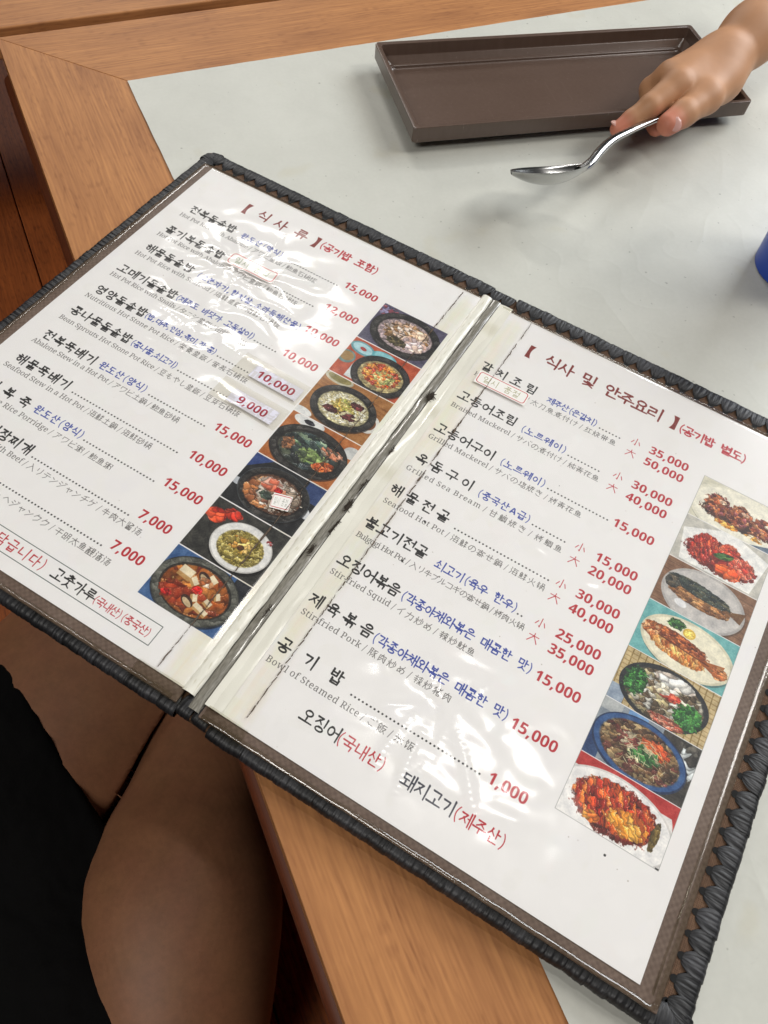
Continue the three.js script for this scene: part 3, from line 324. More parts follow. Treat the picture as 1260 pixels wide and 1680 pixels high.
  const pics = [
    (r, w, h) => { c.fillStyle = '#cfcab4'; c.fillRect(0, 0, w, h); plate(w * .55, h * .58, w * .62, h * .62, .08, '#d9d4c0', '#e6e1cf'); c.fillStyle = '#5b6b7c'; c.beginPath(); c.moveTo(w, h * .84); c.lineTo(w, h); c.lineTo(w * .72, h); c.fill(); mash(c, 3, w * .52, h * .66, 21, 6, 2, [[70, 34, 20], [104, 56, 30], [54, 28, 18]], { rough: .2 }); for (let i = 0; i < 3; i++) { const x = w * (.25 + i * .275), y = h * (.46 + .035 * i); mash(c, 11 + i, x, y + 1, 7, 7.2, 1.5, [[142, 66, 34], [170, 92, 50], [112, 44, 24], [192, 126, 78], [126, 58, 58], [84, 36, 22]], { rough: .22, asp: 1.5, glint: .9, turn: .5 }); mash(c, 21 + i, x + 2.4, y - 2, 2.4, 1.4, 1.4, [[214, 188, 160], [200, 160, 130]], { rough: .3 }); } mash(c, 31, w * .42, h * .84, 7, 2, 2, [[214, 142, 40], [226, 170, 80], [190, 104, 30]], { rough: .3, glint: 1 }); mash(c, 32, w * .74, h * .84, 5, 1.8, 2, [[214, 150, 60], [206, 190, 160]], { rough: .3 }); },
    (r, w, h) => { c.fillStyle = '#bdb9ae'; c.fillRect(0, 0, w, h); c.fillStyle = '#e7e5df'; c.beginPath(); c.moveTo(1, h * .3); c.lineTo(w * .5, -2); c.lineTo(w * .99, h * .2); c.lineTo(w * .9, h * .97); c.lineTo(w * .1, h * .97); c.fill(); mash(c, 3, w * .5, h * .6, 20, 9.4, 3, [[132, 26, 16], [110, 24, 16]], { rough: .2, glint: .6 }); mash(c, 5, w * .31, h * .52, 8, 10, 1.1, [[178, 44, 26], [150, 30, 20], [206, 84, 46], [120, 26, 18]], { asp: 3, turn: 1.2, rough: .14, glint: 1 }); mash(c, 6, w * .56, h * .36, 6, 5, 1.2, [[200, 66, 36], [170, 40, 26], [216, 98, 60]], { asp: 2, turn: .4, glint: 1 }); mash(c, 7, w * .74, h * .56, 7, 6.4, 1.3, [[206, 80, 56], [180, 50, 34], [224, 120, 90]], { asp: 2, turn: .8, glint: 1 }); mash(c, 8, w * .62, h * .78, 7, 4.6, 4, [[226, 98, 36], [214, 76, 30], [196, 56, 26]], { rough: .18, glint: .8, deep: .6 }); mash(c, 9, w * .53, h * .5, 5.6, 2.2, 1.5, [[76, 112, 44], [46, 84, 36], [34, 62, 30]], { asp: 4, turn: -.35, tilt: -.35, glint: .6 }); },
    (r, w, h) => { c.fillStyle = '#7f5a40'; c.fillRect(0, 0, w, h); for (let i = 0; i < 26; i++) { const y = r() * h; bar(c, 0, y, w, y + r() * 3, .3, 'rgba(60,36,22,.35)'); } plate(w * .5, h * .55, w * .46, h * .56, .05, '#aaa5a0', '#bdb8b3'); ell(c, w * .3, h * .8, 3.4, 2, .2, '#dedddc'); c.save(); c.beginPath(); c.translate(w * .5, h * .5); c.rotate(.03); c.moveTo(-21, 0); c.bezierCurveTo(-18, -7.4, -4, -7.6, 15, -1.2); c.lineTo(21.5, -4); c.lineTo(20.4, 3.4); c.lineTo(15, 1.4); c.bezierCurveTo(-2, 7.6, -17, 6.6, -21, 0); c.fillStyle = '#6b4828'; c.fill(); c.restore(); mash(c, 3, w * .47, h * .6, 17, 4.4, 1, [[150, 100, 54], [128, 82, 44], [172, 124, 76], [104, 66, 36]], { asp: 3, turn: .1, tilt: .04, rough: .1, glint: .4, deep: .3 }); mash(c, 4, w * .44, h * .4, 17.5, 4, 1, [[40, 50, 46], [28, 36, 36], [60, 68, 58], [78, 76, 56]], { asp: 3, turn: .1, tilt: .1, rough: .1, glint: .5, deep: .3 }); mash(c, 5, w * .14, h * .46, 4, 4, 1.2, [[60, 58, 50], [92, 80, 62]], { rough: .1 }); ell(c, w * .12, h * .44, .8, .8, 0, '#0c0f0f'); for (let i = 0; i < 40; i++) ell(c, w * (.3 + r() * .6), h * (.2 + r() * .5), .2, .16, 0, 'rgba(230,226,216,.8)'); },
    (r, w, h) => { c.fillStyle = '#68a8a6'; c.fillRect(0, 0, w, h); plate(w * .53, h * .54, w * .5, h * .5, .06, '#d2caae', '#e6dfc6'); c.save(); c.translate(w * .47, h * .58); c.rotate(.1); c.beginPath(); c.moveTo(-20, -1); c.bezierCurveTo(-17, -7.6, -2, -7, 14, -1.6); c.lineTo(22, -4.4); c.lineTo(21, 3.6); c.lineTo(14, 1.6); c.bezierCurveTo(0, 8, -16, 7, -20, -1); c.fillStyle = '#9a5220'; c.fill(); c.restore(); mash(c, 3, w * .45, h * .68, 15, 4.6, 1.2, [[212, 146, 70], [190, 112, 46], [226, 168, 96], [164, 88, 36]], { asp: 2.4, turn: 1.3, tilt: .12, rough: .14, glint: .8, deep: .35 }); mash(c, 4, w * .43, h * .47, 16.5, 3.6, .9, [[156, 78, 34], [128, 58, 26], [184, 100, 48], [104, 46, 22]], { asp: 2.6, turn: .1, tilt: .12, glint: .7, deep: .4 }); mash(c, 6, w * .9, h * .66, 4.4, 3.6, 1, [[170, 92, 44], [196, 130, 76]], { asp: 4, turn: .2, rough: .2 }); bar(c, w * .13, h * .53, w * .78, h * .63, .7, 'rgba(92,42,18,.9)'); mash(c, 7, w * .13, h * .5, 4.6, 4, 1.1, [[188, 108, 54], [140, 70, 34], [216, 160, 110]], { rough: .16 }); mash(c, 8, w * .35, h * .2, 4.4, 3.2, .9, [[44, 86, 40], [30, 62, 32], [70, 114, 52]], { rough: .3 }); ell(c, w * .5, h * .26, 3.2, 2.8, 0, '#d9b23e'); mash(c, 9, w * .5, h * .26, 2.6, 2.2, 1.1, [[238, 208, 104], [228, 190, 80]], { rough: .04, deep: .25 }); },
    (r, w, h) => { c.fillStyle = '#bfa97c'; c.fillRect(0, 0, w, h); for (let i = 0; i < 15; i++) { bar(c, i * 3.4, 0, i * 3.4 + 1, h, .6, '#87703f'); bar(c, 0, i * 2.4, w, i * 2.4 + 1, .5, '#9d8350'); } c.fillStyle = '#8f9cab'; c.fillRect(0, h * .72, w * .16, h * .4); ell(c, w * .5, h * .53, w * .46, h * .51, 0, '#202124'); mash(c, 3, w * .5, h * .54, w * .42, h * .45, 1.8, [[150, 140, 112], [196, 188, 168], [104, 84, 60], [168, 154, 114], [82, 66, 46], [206, 202, 190]], { rough: .03, asp: 2, glint: .8, deep: .65 }); mash(c, 5, w * .2, h * .5, 6, 7.4, 1, [[48, 112, 48], [70, 142, 60], [34, 82, 38], [28, 66, 32]], { rough: .28, deep: .6 }); mash(c, 6, w * .77, h * .66, 7, 7, 1, [[48, 112, 48], [74, 144, 62], [34, 82, 38]], { rough: .28, deep: .6 }); mash(c, 7, w * .55, h * .2, 10.5, 3.6, 4.6, [[214, 212, 206], [226, 222, 214], [222, 206, 190]], { rough: .1, glint: .7, deep: .45 }); mash(c, 8, w * .56, h * .47, 5, 2.4, 1.6, [[190, 56, 40], [206, 84, 58]], { asp: 2, rough: .3 }); mash(c, 9, w * .46, h * .4, 4, 3, 2.4, [[216, 206, 184], [198, 184, 154]], { rough: .2, glint: .8 }); mash(c, 10, w * .6, h * .9, 9, 2.6, 1.4, [[192, 112, 86], [170, 84, 64], [206, 140, 112]], { asp: 3, rough: .2, glint: .9 }); },
    (r, w, h) => { c.fillStyle = '#858d94'; c.fillRect(0, 0, w, h); c.fillStyle = '#6f97c4'; c.fillRect(w * .26, 0, w * .2, h * .24); c.fillStyle = '#a9acab'; c.fillRect(0, 0, w * .2, h * .2); c.fillStyle = '#35312c'; c.fillRect(w * .62, 0, w * .4, h); mash(c, 2, w * .9, h * .3, 7, 9, 3, [[190, 194, 192], [80, 76, 68], [50, 46, 42]], { rough: .3 }); c.fillStyle = '#203c66'; c.fillRect(0, h * .5, w * .14, h * .5); ell(c, w * .48, h * .56, w * .48, h * .51, .1, '#16294a'); ell(c, w * .48, h * .55, w * .465, h * .48, .1, '#2b4f80'); mash(c, 3, w * .48, h * .55, w * .42, h * .43, 1.5, [[112, 82, 50], [138, 108, 68], [88, 60, 38], [156, 132, 92], [98, 48, 38], [70, 48, 30]], { rough: .02, asp: 2, glint: .7, tilt: .1, deep: .5 }); mash(c, 5, w * .6, h * .42, 8, 4.4, .8, [[216, 92, 42], [228, 116, 58], [190, 70, 34]], { asp: 7, turn: .35, rough: .3 }); mash(c, 6, w * .52, h * .56, 8, 4.4, 1.1, [[58, 112, 52], [42, 86, 42], [200, 194, 150]], { asp: 3, turn: .6, rough: .35 }); mash(c, 7, w * .36, h * .46, 5, 4, 1.4, [[186, 170, 140], [124, 58, 50]], { rough: .3, glint: .8 }); for (let i = 0; i < 46; i++) { const x = w * (.34 + r() * .42), y = h * (.3 + r() * .5), a = r() * 3; bar(c, x, y, x + Math.cos(a) * 4, y + Math.sin(a) * 2.6, .26, r() < .6 ? '#d6c8a0' : '#a99a72'); } },
    (r, w, h) => { c.fillStyle = '#dcd8d3'; c.fillRect(0, 0, w, h); c.fillStyle = '#b02e2b'; c.fillRect(0, 0, w, h * .22); ell(c, w * .46, h * .66, w * .6, h * .6, .04, '#cfcac5'); ell(c, w * .46, h * .66, w * .58, h * .57, .04, '#e9e6e2'); c.fillStyle = '#b02e2b'; c.beginPath(); c.moveTo(w * .84, 0); c.lineTo(w, 0); c.lineTo(w, h * .4); c.quadraticCurveTo(w * .97, h * .17, w * .84, 0); c.fill(); mash(c, 3, w * .48, h * .57, 20, 12, 3, [[124, 30, 14], [148, 40, 18], [100, 24, 14]], { rough: .16, glint: .8 }); mash(c, 5, w * .46, h * .53, 19, 10.6, 1.5, [[196, 62, 24], [176, 44, 20], [212, 88, 32], [222, 116, 44], [150, 34, 16], [128, 26, 14]], { asp: 3, turn: 1.15, rough: .14, glint: 1, deep: .65 }); mash(c, 6, w * .62, h * .66, 10, 6, 1.7, [[226, 142, 42], [232, 166, 66], [206, 96, 34]], { asp: 3, turn: .9, rough: .25, glint: 1 }); mash(c, 7, w * .3, h * .82, 4, 2.6, 2, [[226, 150, 50], [210, 110, 40]], { rough: .25 }); mash(c, 8, w * .87, h * .6, 2, 7, 1.4, [[104, 84, 36], [84, 68, 28]], { asp: 2, turn: 1.4, rough: .2 }); },
  ];
  pics.forEach((f, i) => picture(c, X, Z[i] + .18, W, Z[i + 1] - Z[i] - .36, 100 + i, f));
  c.strokeStyle = '#8a8884'; c.lineWidth = .18; c.strokeRect(X, Z[0], W, Z[7] - Z[0]); c.fillStyle = '#33312f'; c.fillRect(X + W - 1.6, Z[7] - .7, 1.6, .8); c.beginPath(); c.arc(180, 277, .55, 0, 7); c.fill();
  for (const [x, z, q] of [[38, 178, .8], [39.5, 204, .9], [88, 118, .3], [72, 151, .35]]) { c.fillStyle = '#2a2624'; c.beginPath(); c.ellipse(x, z, q, q * .6, .9, 0, 7); c.fill(); }
});
const leftPage = page(...LEFT, (c) => {
  aged(c, -22, -11);
  lenticular(c, -173, 37.5, 1, 10); line(c, '식', -160, -160, 37, 8.6, .15, MAROON, 1.08); line(c, '사', -147, -147, 37, 8.6, .15, MAROON, 1.08); line(c, '류', -131.5, -131.5, 36.6, 8.6, .15, MAROON, 1.08); lenticular(c, -120, 37, -1, 10); line(c, '(공기밥 포함)', -115.5, -75.5, 36.8, 6.6, .17, RED, 1.05);
  const K = (t, x0, x1, z, s = 6.4) => line(c, t, x0, x1, z, s, .155, INK, 1.05), B = (t, x0, x1, z, s = 4.7) => line(c, t, x0, x1, z, s, .14, BLUE), G = (t, x0, x1, z) => small(c, t, x0, x1, z, GREY), P = (t, z) => price(c, t, -74, z);
  K('전복돌솥밥', -198.5, -170, 58.6); B('완도산(양식)', -159, -131, 59.6); dots(c, -126, -88, 61.6); G('Hot Pot Rice with Abalone / アワビ釜飯 / 鲍鱼石锅饭', -204, -101, 66.4); P('15,000', 57.4);
  K('쫄기복돌솥밥', -199, -162, 82); dots(c, -118, -91, 85); G('Hot Pot Rice with Abalone / アワビ釜飯 / 鲍鱼石锅饭', -204, -100, 89); P('12,000', 80);
  K('해물돌솥밥', -198.5, -169.5, 102.4); B('(오분자기,한치살,소라등해산물)', -161, -88.5, 103.6); G('Hot Pot Rice with Seafood / 海鮮釜飯 / 海鲜石锅饭', -204, -98, 110); P('10,000', 101.6);
  K('고메기돌솥밥', -200, -164, 125.6); B('(제주도 바닷가 고동살이)', -159.5, -106, 125.6); dots(c, -103.5, -89, 127.4); G('Hot Pot Rice with Snails / タニシ釜飯 / 田螺石锅饭', -204, -105, 132.6); P('10,000', 124.4);
  K('영양돌솥밥', -199, -169, 147); B('(밥,대추,인삼,흑미,잣,콩)', -165, -116.5, 147.4); dots(c, -113.6, -91, 149); G('Nutritious Hot Stone Pot Rice / 栄養釜飯 / 营养石锅饭', -204, -89, 154.4);
  K('콩나물돌솥밥', -199, -163, 167.6); B('(콩나물,쇠고기)', -158, -128, 168); dots(c, -125, -91, 170); G('Bean Sprouts Hot Stone Pot Rice / 豆もやし釜飯 / 豆芽石锅饭', -204, -79, 175.8);
  K('전복뚝배기', -198.5, -168.5, 190.6); B('완도산(양식)', -159.6, -131, 190.6, 5); dots(c, -127, -89, 192.4); G('Abalone Stew in a Hot Pot / アワビ土鍋 / 鲍鱼砂锅', -204, -103, 197.4); P('15,000', 188.6);
  K('해물뚝배기', -198.5, -168, 211.8); dots(c, -161, -90, 214); G('Seafood Stew in a Hot Pot / 海鮮土鍋 / 海鲜砂锅', -204, -104, 218.8); P('10,000', 210.4);
  K('전복죽', -198, -176.5, 233); B('완도산(양식)', -167, -138, 232.8, 5); dots(c, -135, -89, 234.6); G('Abalone Rice Porridge / アワビ粥 / 鲍鱼粥', -204, -112, 240); P('15,000', 231);
  K('쇠고기된장찌개', -199, -155, 254.6); dots(c, -149, -86, 257); G('Soybean Stew with Beef / 入りテンジャンチゲ / 牛肉大酱汤', -204, -75.5, 261.6); P('7,000', 252.8);
  K('북어해장국', -199, -169, 275.4); dots(c, -161, -87, 277.2); G('Dried Pollack Soup / プゴ・ヘジャンクク / 干明太鱼醒酒汤', -204, -77, 282.4); P('7,000', 273.4);
  c.strokeStyle = '#2d3b36'; c.lineWidth = .32; c.strokeRect(-207, 294.6, 171, 10.6);
  line(c, '김치', -202, -196, 300, 6, .12, INK); line(c, '(국내산)', -191, -172, 300, 5.8, .115, RED); line(c, '된장', -164, -156, 300, 6, .12, INK); line(c, '(직접 담급니다)', -151, -102, 300, 6, .115, RED); line(c, '고춧가루', -93, -74, 300, 6.2, .13, INK); line(c, '(국내산)(중국산)', -70.5, -39.5, 300.4, 5.8, .115, RED);
  const X = -57, W = 43.6, Z = [56.4, 90, 121, 156, 190.2, 223.2, 256, 287.4];
  const pics = [
    (r, w, h) => FOOD.stonePot(c, r, w, h, { seed: 40, bg: '#4b475c', cx: .53, cy: .5, rx: .51, ry: .5, soup: [178, 158, 158], rim: '#1d1a18', rim2: '#2b2725', before() { mash(c, 2, 5, 5, 7, 5, 2, [[128, 120, 150], [80, 74, 100], [120, 60, 70]]); }, heaps: [[.02, -.02, .66, .6, 1.9, [[172, 132, 88], [200, 160, 126], [128, 92, 50], [218, 182, 156], [104, 74, 44], [206, 186, 172]], { rough: .2, asp: 1.5, glint: .8, deep: .6 }], [.34, .2, .36, .36, 2.6, [[226, 188, 172], [232, 202, 184], [214, 190, 188]], { rough: .25, glint: .7 }], [.36, -.3, .26, .24, 3, [[218, 186, 160], [206, 170, 140]], { rough: .2 }], [-.1, .42, .3, .2, 1.4, [[96, 84, 50], [70, 62, 40]], { rough: .3 }]] }),
    (r, w, h) => FOOD.stonePot(c, r, w, h, { seed: 50, bg: '#ad4a2b', cx: .62, cy: .6, rx: .41, ry: .48, soup: [176, 160, 112], rim: '#161515', rim2: '#232222', before() { ell(c, 8, 6, 8, 4.6, .1, '#5f959c'); ell(c, 8, 5.8, 6.6, 3.4, .1, '#a5c9ce'); ell(c, 8.4, 6, 2.2, 1.2, .2, '#a83a34'); ell(c, 22, 5, 8, 4, 0, '#5fa6ae'); ell(c, 22, 4.6, 6.6, 3, 0, '#86bfc4'); ell(c, 3, 16, 5.4, 5, 0, '#5f7f7a'); ell(c, 3, 15.6, 4.2, 3.6, 0, '#957541'); c.fillStyle = '#cfd4d2'; c.fillRect(9, 18, 6, 11); ell(c, 34, 9, 6, 2.6, .3, '#77b3b6'); }, heaps: [[0, -.06, .66, .6, 1.5, [[220, 124, 46], [230, 152, 66], [196, 84, 42], [212, 164, 82], [178, 66, 48], [156, 60, 30]], { rough: .14, glint: 1, deep: .6 }], [.12, .0, .4, .34, 1.2, [[228, 200, 136], [150, 154, 92], [214, 120, 60]], { rough: .4 }]] }),
    (r, w, h) => FOOD.stonePot(c, r, w, h, { seed: 60, bg: '#9c6936', cx: .5, cy: .54, rx: .45, ry: .44, soup: [196, 186, 140], rim: '#23211f', rim2: '#403d3a', before() { for (let i = 0; i < 22; i++) { const y = r() * h; bar(c, 0, y, w, y + 3, .4, 'rgba(110,62,26,.4)'); } ell(c, 9, 2, 9, 3.8, 0, '#b4ae96'); ell(c, 9, 1.6, 7.4, 2.8, 0, '#857a44'); ell(c, 39.4, 20, 5.6, 6.4, 0, '#d2cfc6'); ell(c, 39.4, 20, 3.6, 4.2, 0, '#6f4225'); ell(c, 3, 33, 7, 3, 0, '#dcdcd8'); }, heaps: [[0, 0, .74, .68, .75, [[224, 216, 184], [236, 230, 206], [206, 196, 156], [190, 176, 130]], { rough: .08, asp: 1.8, deep: .4, glint: .5 }], [.0, -.04, .4, .4, 1.1, [[208, 172, 80], [180, 160, 84], [150, 150, 70], [222, 200, 130]], { rough: .35 }], [.3, -.34, .22, .16, 1.8, [[86, 32, 34], [60, 24, 26]], { rough: .3 }], [-.3, .26, .24, .16, 1.8, [[82, 32, 32], [62, 26, 26]], { rough: .3 }], [.26, .24, .3, .2, 1.8, [[90, 36, 38], [72, 30, 32], [206, 196, 156]], { rough: .3 }]] }),
    (r, w, h) => FOOD.stonePot(c, r, w, h, { seed: 70, bg: '#a8622f', cx: .5, cy: .56, rx: .52, ry: .47, soup: [54, 54, 42], rim: '#171716', rim2: '#262522', before() { ell(c, 12, 2.4, 9.4, 3.8, 0, '#d6d6d2'); mash(c, 5, 12, 2.4, 3.4, 1.6, .9, [[34, 34, 44], [20, 20, 28]]); ell(c, 42, 7, 5, 4, 0, '#c4c4c0'); }, heaps: [[0, 0, .76, .74, 3.4, [[40, 48, 46], [58, 64, 58], [28, 32, 32], [66, 82, 84], [86, 92, 74]], { asp: 1.8, deep: .6, glint: 1, rough: .04 }], [-.05, -.35, .5, .3, 2, [[98, 128, 90], [140, 160, 130], [66, 84, 76], [40, 50, 48]], { asp: 4, turn: .2, rough: .3, glint: .8 }], [.12, .12, .34, .3, 1.8, [[134, 154, 92], [104, 124, 70], [60, 70, 50]], { asp: 2, rough: .35 }], [.5, -.34, .3, .2, 1.2, [[196, 124, 92], [210, 146, 116], [90, 80, 66]], { asp: 4, turn: .5, rough: .35, glint: .9 }], [-.55, .05, .16, .3, 1.6, [[150, 100, 64], [110, 74, 50]], { rough: .3 }]], after() { mash(c, 77, 33.4, 23, 6.4, 3.2, 2, [[208, 106, 52], [222, 130, 70], [186, 84, 42]], { asp: 1.6, tilt: -.5, turn: .8, rough: .12, glint: .8 }); } }),
    (r, w, h) => FOOD.stonePot(c, r, w, h, { seed: 80, bg: '#1d1e20', cx: .5, cy: .52, rx: .46, ry: .47, soup: [90, 58, 40], rim: '#3c4043', rim2: '#26282a', before() { c.fillStyle = '#2a3f74'; c.beginPath(); c.moveTo(0, 0); c.lineTo(11, 0); c.lineTo(0, 10); c.fill(); c.fillStyle = '#2d3f68'; c.fillRect(w - 10, 0, 10, 11); ell(c, 40, 17, 5.4, 2.8, .5, '#c8cacb'); ell(c, 39, 18, 1.3, 1.1, 0, '#a8383a'); ell(c, 2, 20, 3.2, 2.2, 0, '#b9bcc0'); }, heaps: [[-.26, .1, .56, .64, 3, [[172, 108, 60], [194, 134, 84], [140, 84, 50], [110, 64, 40]], { glint: 1, rough: .06, deep: .6 }], [.14, -.02, .62, .62, 2.2, [[204, 190, 172], [218, 204, 188], [164, 144, 124], [150, 100, 76], [110, 90, 74]], { asp: 1.6, rough: .2, glint: .9, deep: .6 }], [-.2, -.3, .36, .26, 3.4, [[184, 96, 70], [210, 156, 136], [196, 176, 160]], { rough: .2, glint: 1 }], [-.14, .16, .2, .16, 2, [[70, 84, 70], [50, 60, 54]], { rough: .3 }]], after(x, y) { mash(c, 88, x + 1, y - 3, 2.2, 1.8, 1.2, [[196, 36, 34], [170, 28, 28]], { rough: .3 }); } }),
    (r, w, h) => { c.fillStyle = '#31302c'; c.fillRect(0, 0, w, h); mash(c, 3, 5, 9.4, 6, 4.4, 3.4, [[200, 54, 34], [216, 78, 44], [170, 40, 28]], { rough: .2 }); mash(c, 4, 12.4, 5, 5, 3.4, 3, [[208, 64, 40], [184, 46, 30]], { rough: .2 }); const x = w * .6, y = h * .56; ell(c, x + .6, y + 1.6, 16.6, 13.2, 0, '#151412'); ell(c, x, y, 16.4, 13.2, 0, '#bdbab4'); ell(c, x, y - .2, 15.8, 12.6, 0, '#dedcd7'); mash(c, 6, x, y + .5, 12.8, 10, 1.1, [[150, 134, 62], [172, 154, 82], [124, 108, 46], [186, 170, 100], [106, 92, 40]], { rough: .02, glint: .7, deep: .4 }); mash(c, 7, x - 1, y - 1, 6.6, 4.6, 2.2, [[216, 168, 78], [196, 140, 58], [230, 190, 112], [150, 130, 60]], { rough: .35, glint: .9, deep: .6 }); mash(c, 8, x, y + .2, 1.8, 1.6, 1.2, [[92, 54, 24], [60, 36, 18]], { rough: .3 }); mash(c, 9, x + 10.4, y - 9.6, 1.8, 1.2, 1, [[150, 60, 60], [200, 190, 186]], { rough: .3 }); },
    (r, w, h) => FOOD.stonePot(c, r, w, h, { seed: 90, bg: '#3a5a86', cx: .5, cy: .52, rx: .52, ry: .54, soup: [150, 80, 32], rim: '#30302d', rim2: '#55554e', pot: [86, 86, 78], inner: '#2a2723', before() { c.fillStyle = '#1f2126'; c.fillRect(w * .8, 0, w * .2, h * .4); }, heaps: [[0, 0, .8, .76, 3.6, [[166, 92, 38], [184, 112, 50], [146, 74, 28], [128, 52, 26]], { glint: .8, deep: .35, rough: .02 }], [-.3, .3, .44, .34, 4, [[138, 48, 22], [152, 62, 26]], { glint: .6, deep: .3, rough: .2 }]], after(x, y) { let n = 0; for (const [dx, dy, s, a] of [[-9, -6, 3.8, .1], [-3, -4, 2.4, .6], [9, 2, 2.1, .3], [11, -3, 1.9, .9], [6, 6, 2.3, .2], [2, 3, 2.1, 1], [4, -9, 2.5, .4], [10, 7, 2.1, .2]]) { c.save(); c.translate(x + dx, y + dy); c.rotate(a); c.fillStyle = '#b88f58'; c.fillRect(-s, -s * .7, s * 2, s * 1.6); c.fillStyle = '#e2d3b2'; c.fillRect(-s, -s * .7, s * 1.9, s * 1.05); c.restore(); n++; } for (const [dx, dy] of [[0, -8], [0, 6]]) { ell(c, x + dx, y + dy, 4, 2.2, .4, '#38221a'); ell(c, x + dx + .3, y + dy + .6, 3.2, 1.3, .4, '#bda680'); } mash(c, 95, x + .6, y - 1, 3, 2.2, 1.4, [[190, 26, 26], [210, 48, 36]], { rough: .3, glint: 1 }); mash(c, 96, x - 11, y + 7, 2.8, 1.8, 1.4, [[176, 28, 24]], { rough: .3 }); mash(c, 97, x + 2, y - 6.4, 4, 2.4, 2.2, [[196, 140, 96], [222, 196, 170], [160, 90, 50]], { rough: .3, glint: 1 }); } }),
  ];
  pics.forEach((f, i) => picture(c, X, Z[i] + .3, W, Z[i + 1] - Z[i] - .6, 200 + i, f));
});
// ------------------------------------------------------------------ the menu (its own millimetres: x from the spine, z down the page)
const menu = thing('menu', 'open two page menu with laced black border and plastic pockets, lying across the table corner', 'menu');
menu.position.set(0.2551, 0, -0.2987); menu.rotation.y = -0.9528;
const MM = 0.001;
const weave = dataTexture(256, 256, (u, v) => { const a = u * 46 * Math.PI, b = v * 46 * Math.PI, k = 128 + 60 * Math.sin(a + b) * Math.cos(a - b) + 40 * N2(u * 70, v * 70); return [k, k, k]; }, false); weave.wrapS = weave.wrapT = THREE.RepeatWrapping; weave.repeat.set(28, 28);
const clothTex = dataTexture(512, 512, (u, v) => { const a = u * 92 * Math.PI, b = v * 92 * Math.PI, w = 14 * Math.sin(a + b) * Math.cos(a - b), k = 14 * N2(u * 5, v * 5, 3) + 16 * N2(u * 60, v * 60, 4) + w; return [92 + k, 67 + k * .85, 48 + k * .7]; }); clothTex.repeat.set(14, 14);
const cloth = new THREE.MeshStandardMaterial({ map: clothTex, roughness: 0.85, bumpMap: weave, bumpScale: 0.0004 });
const backTex = dataTexture(512, 512, (u, v) => { const k = 9 * N2(u * 6, v * 6, 8) + 9 * N2(u * 50, v * 44, 4) + 8 * Math.sin(u * 70 * Math.PI) * Math.sin(v * 70 * Math.PI); return [104 + k, 86 + k, 74 + k]; }); backTex.repeat.set(9, 9);
const backing = new THREE.MeshStandardMaterial({ map: backTex, roughness: 0.7 });
const lace = [0.013, 0.019, 0.027].map((k) => new THREE.MeshStandardMaterial({ color: lin(k, k, k * 1.1), vertexColors: true, roughness: 0.5 }));
const film = new THREE.MeshPhysicalMaterial({ color: 0xffffff, transmission: 1, thickness: 0, roughness: 0.14, ior: 1.5 });
const clear = new THREE.MeshPhysicalMaterial({ color: lin(0.86, 0.85, 0.8), transmission: 1, thickness: 0, roughness: 0.1, ior: 1.52 });
const cream = new THREE.MeshPhysicalMaterial({ map: dataTexture(256, 512, (u, v) => { const k = 12 * N2(u * 3, v * 22, 2) + 9 * N2(u * 12, v * 60, 3), d = smooth(N2(u * 9, v * 40, 9), .25, .6) * 18; return [230 + k * .6 - d, 227 + k * .6 - d * 1.1, 214 + k * .6 - d * 1.4]; }), roughness: 0.35, clearcoat: 0.4, clearcoatRoughness: 0.15 });
const CX0 = -231, CX1 = 234, CZ1 = 325;
function box(x0, x1, y0, y1, z0, z1, r = 0.4) { const g = new RoundedBoxGeometry((x1 - x0) * MM, (y1 - y0) * MM, (z1 - z0) * MM, 2, r * MM).translate((x0 + x1) / 2 * MM, (y0 + y1) / 2 * MM, (z0 + z1) / 2 * MM), p = g.attributes.position, uv = g.attributes.uv; for (let i = 0; i < p.count; i++) uv.setXY(i, p.getX(i), p.getZ(i) + p.getY(i)); return g; }
part('cover_board', box(CX0 + 1.5, -9, 2, 9, 1.5, CZ1 - 1.5, 2), cloth, menu, 'brown woven cover under the food list with stew pictures');
part('cover_board', box(9, CX1 - 1.5, 2, 9, 1.5, CZ1 - 1.5, 2), cloth, menu, 'brown woven cover under the page with fish pictures');
part('spine_cloth', box(-10, 10, 2.4, 8.2, 3, CZ1 - 3, 1.5), cloth, menu);
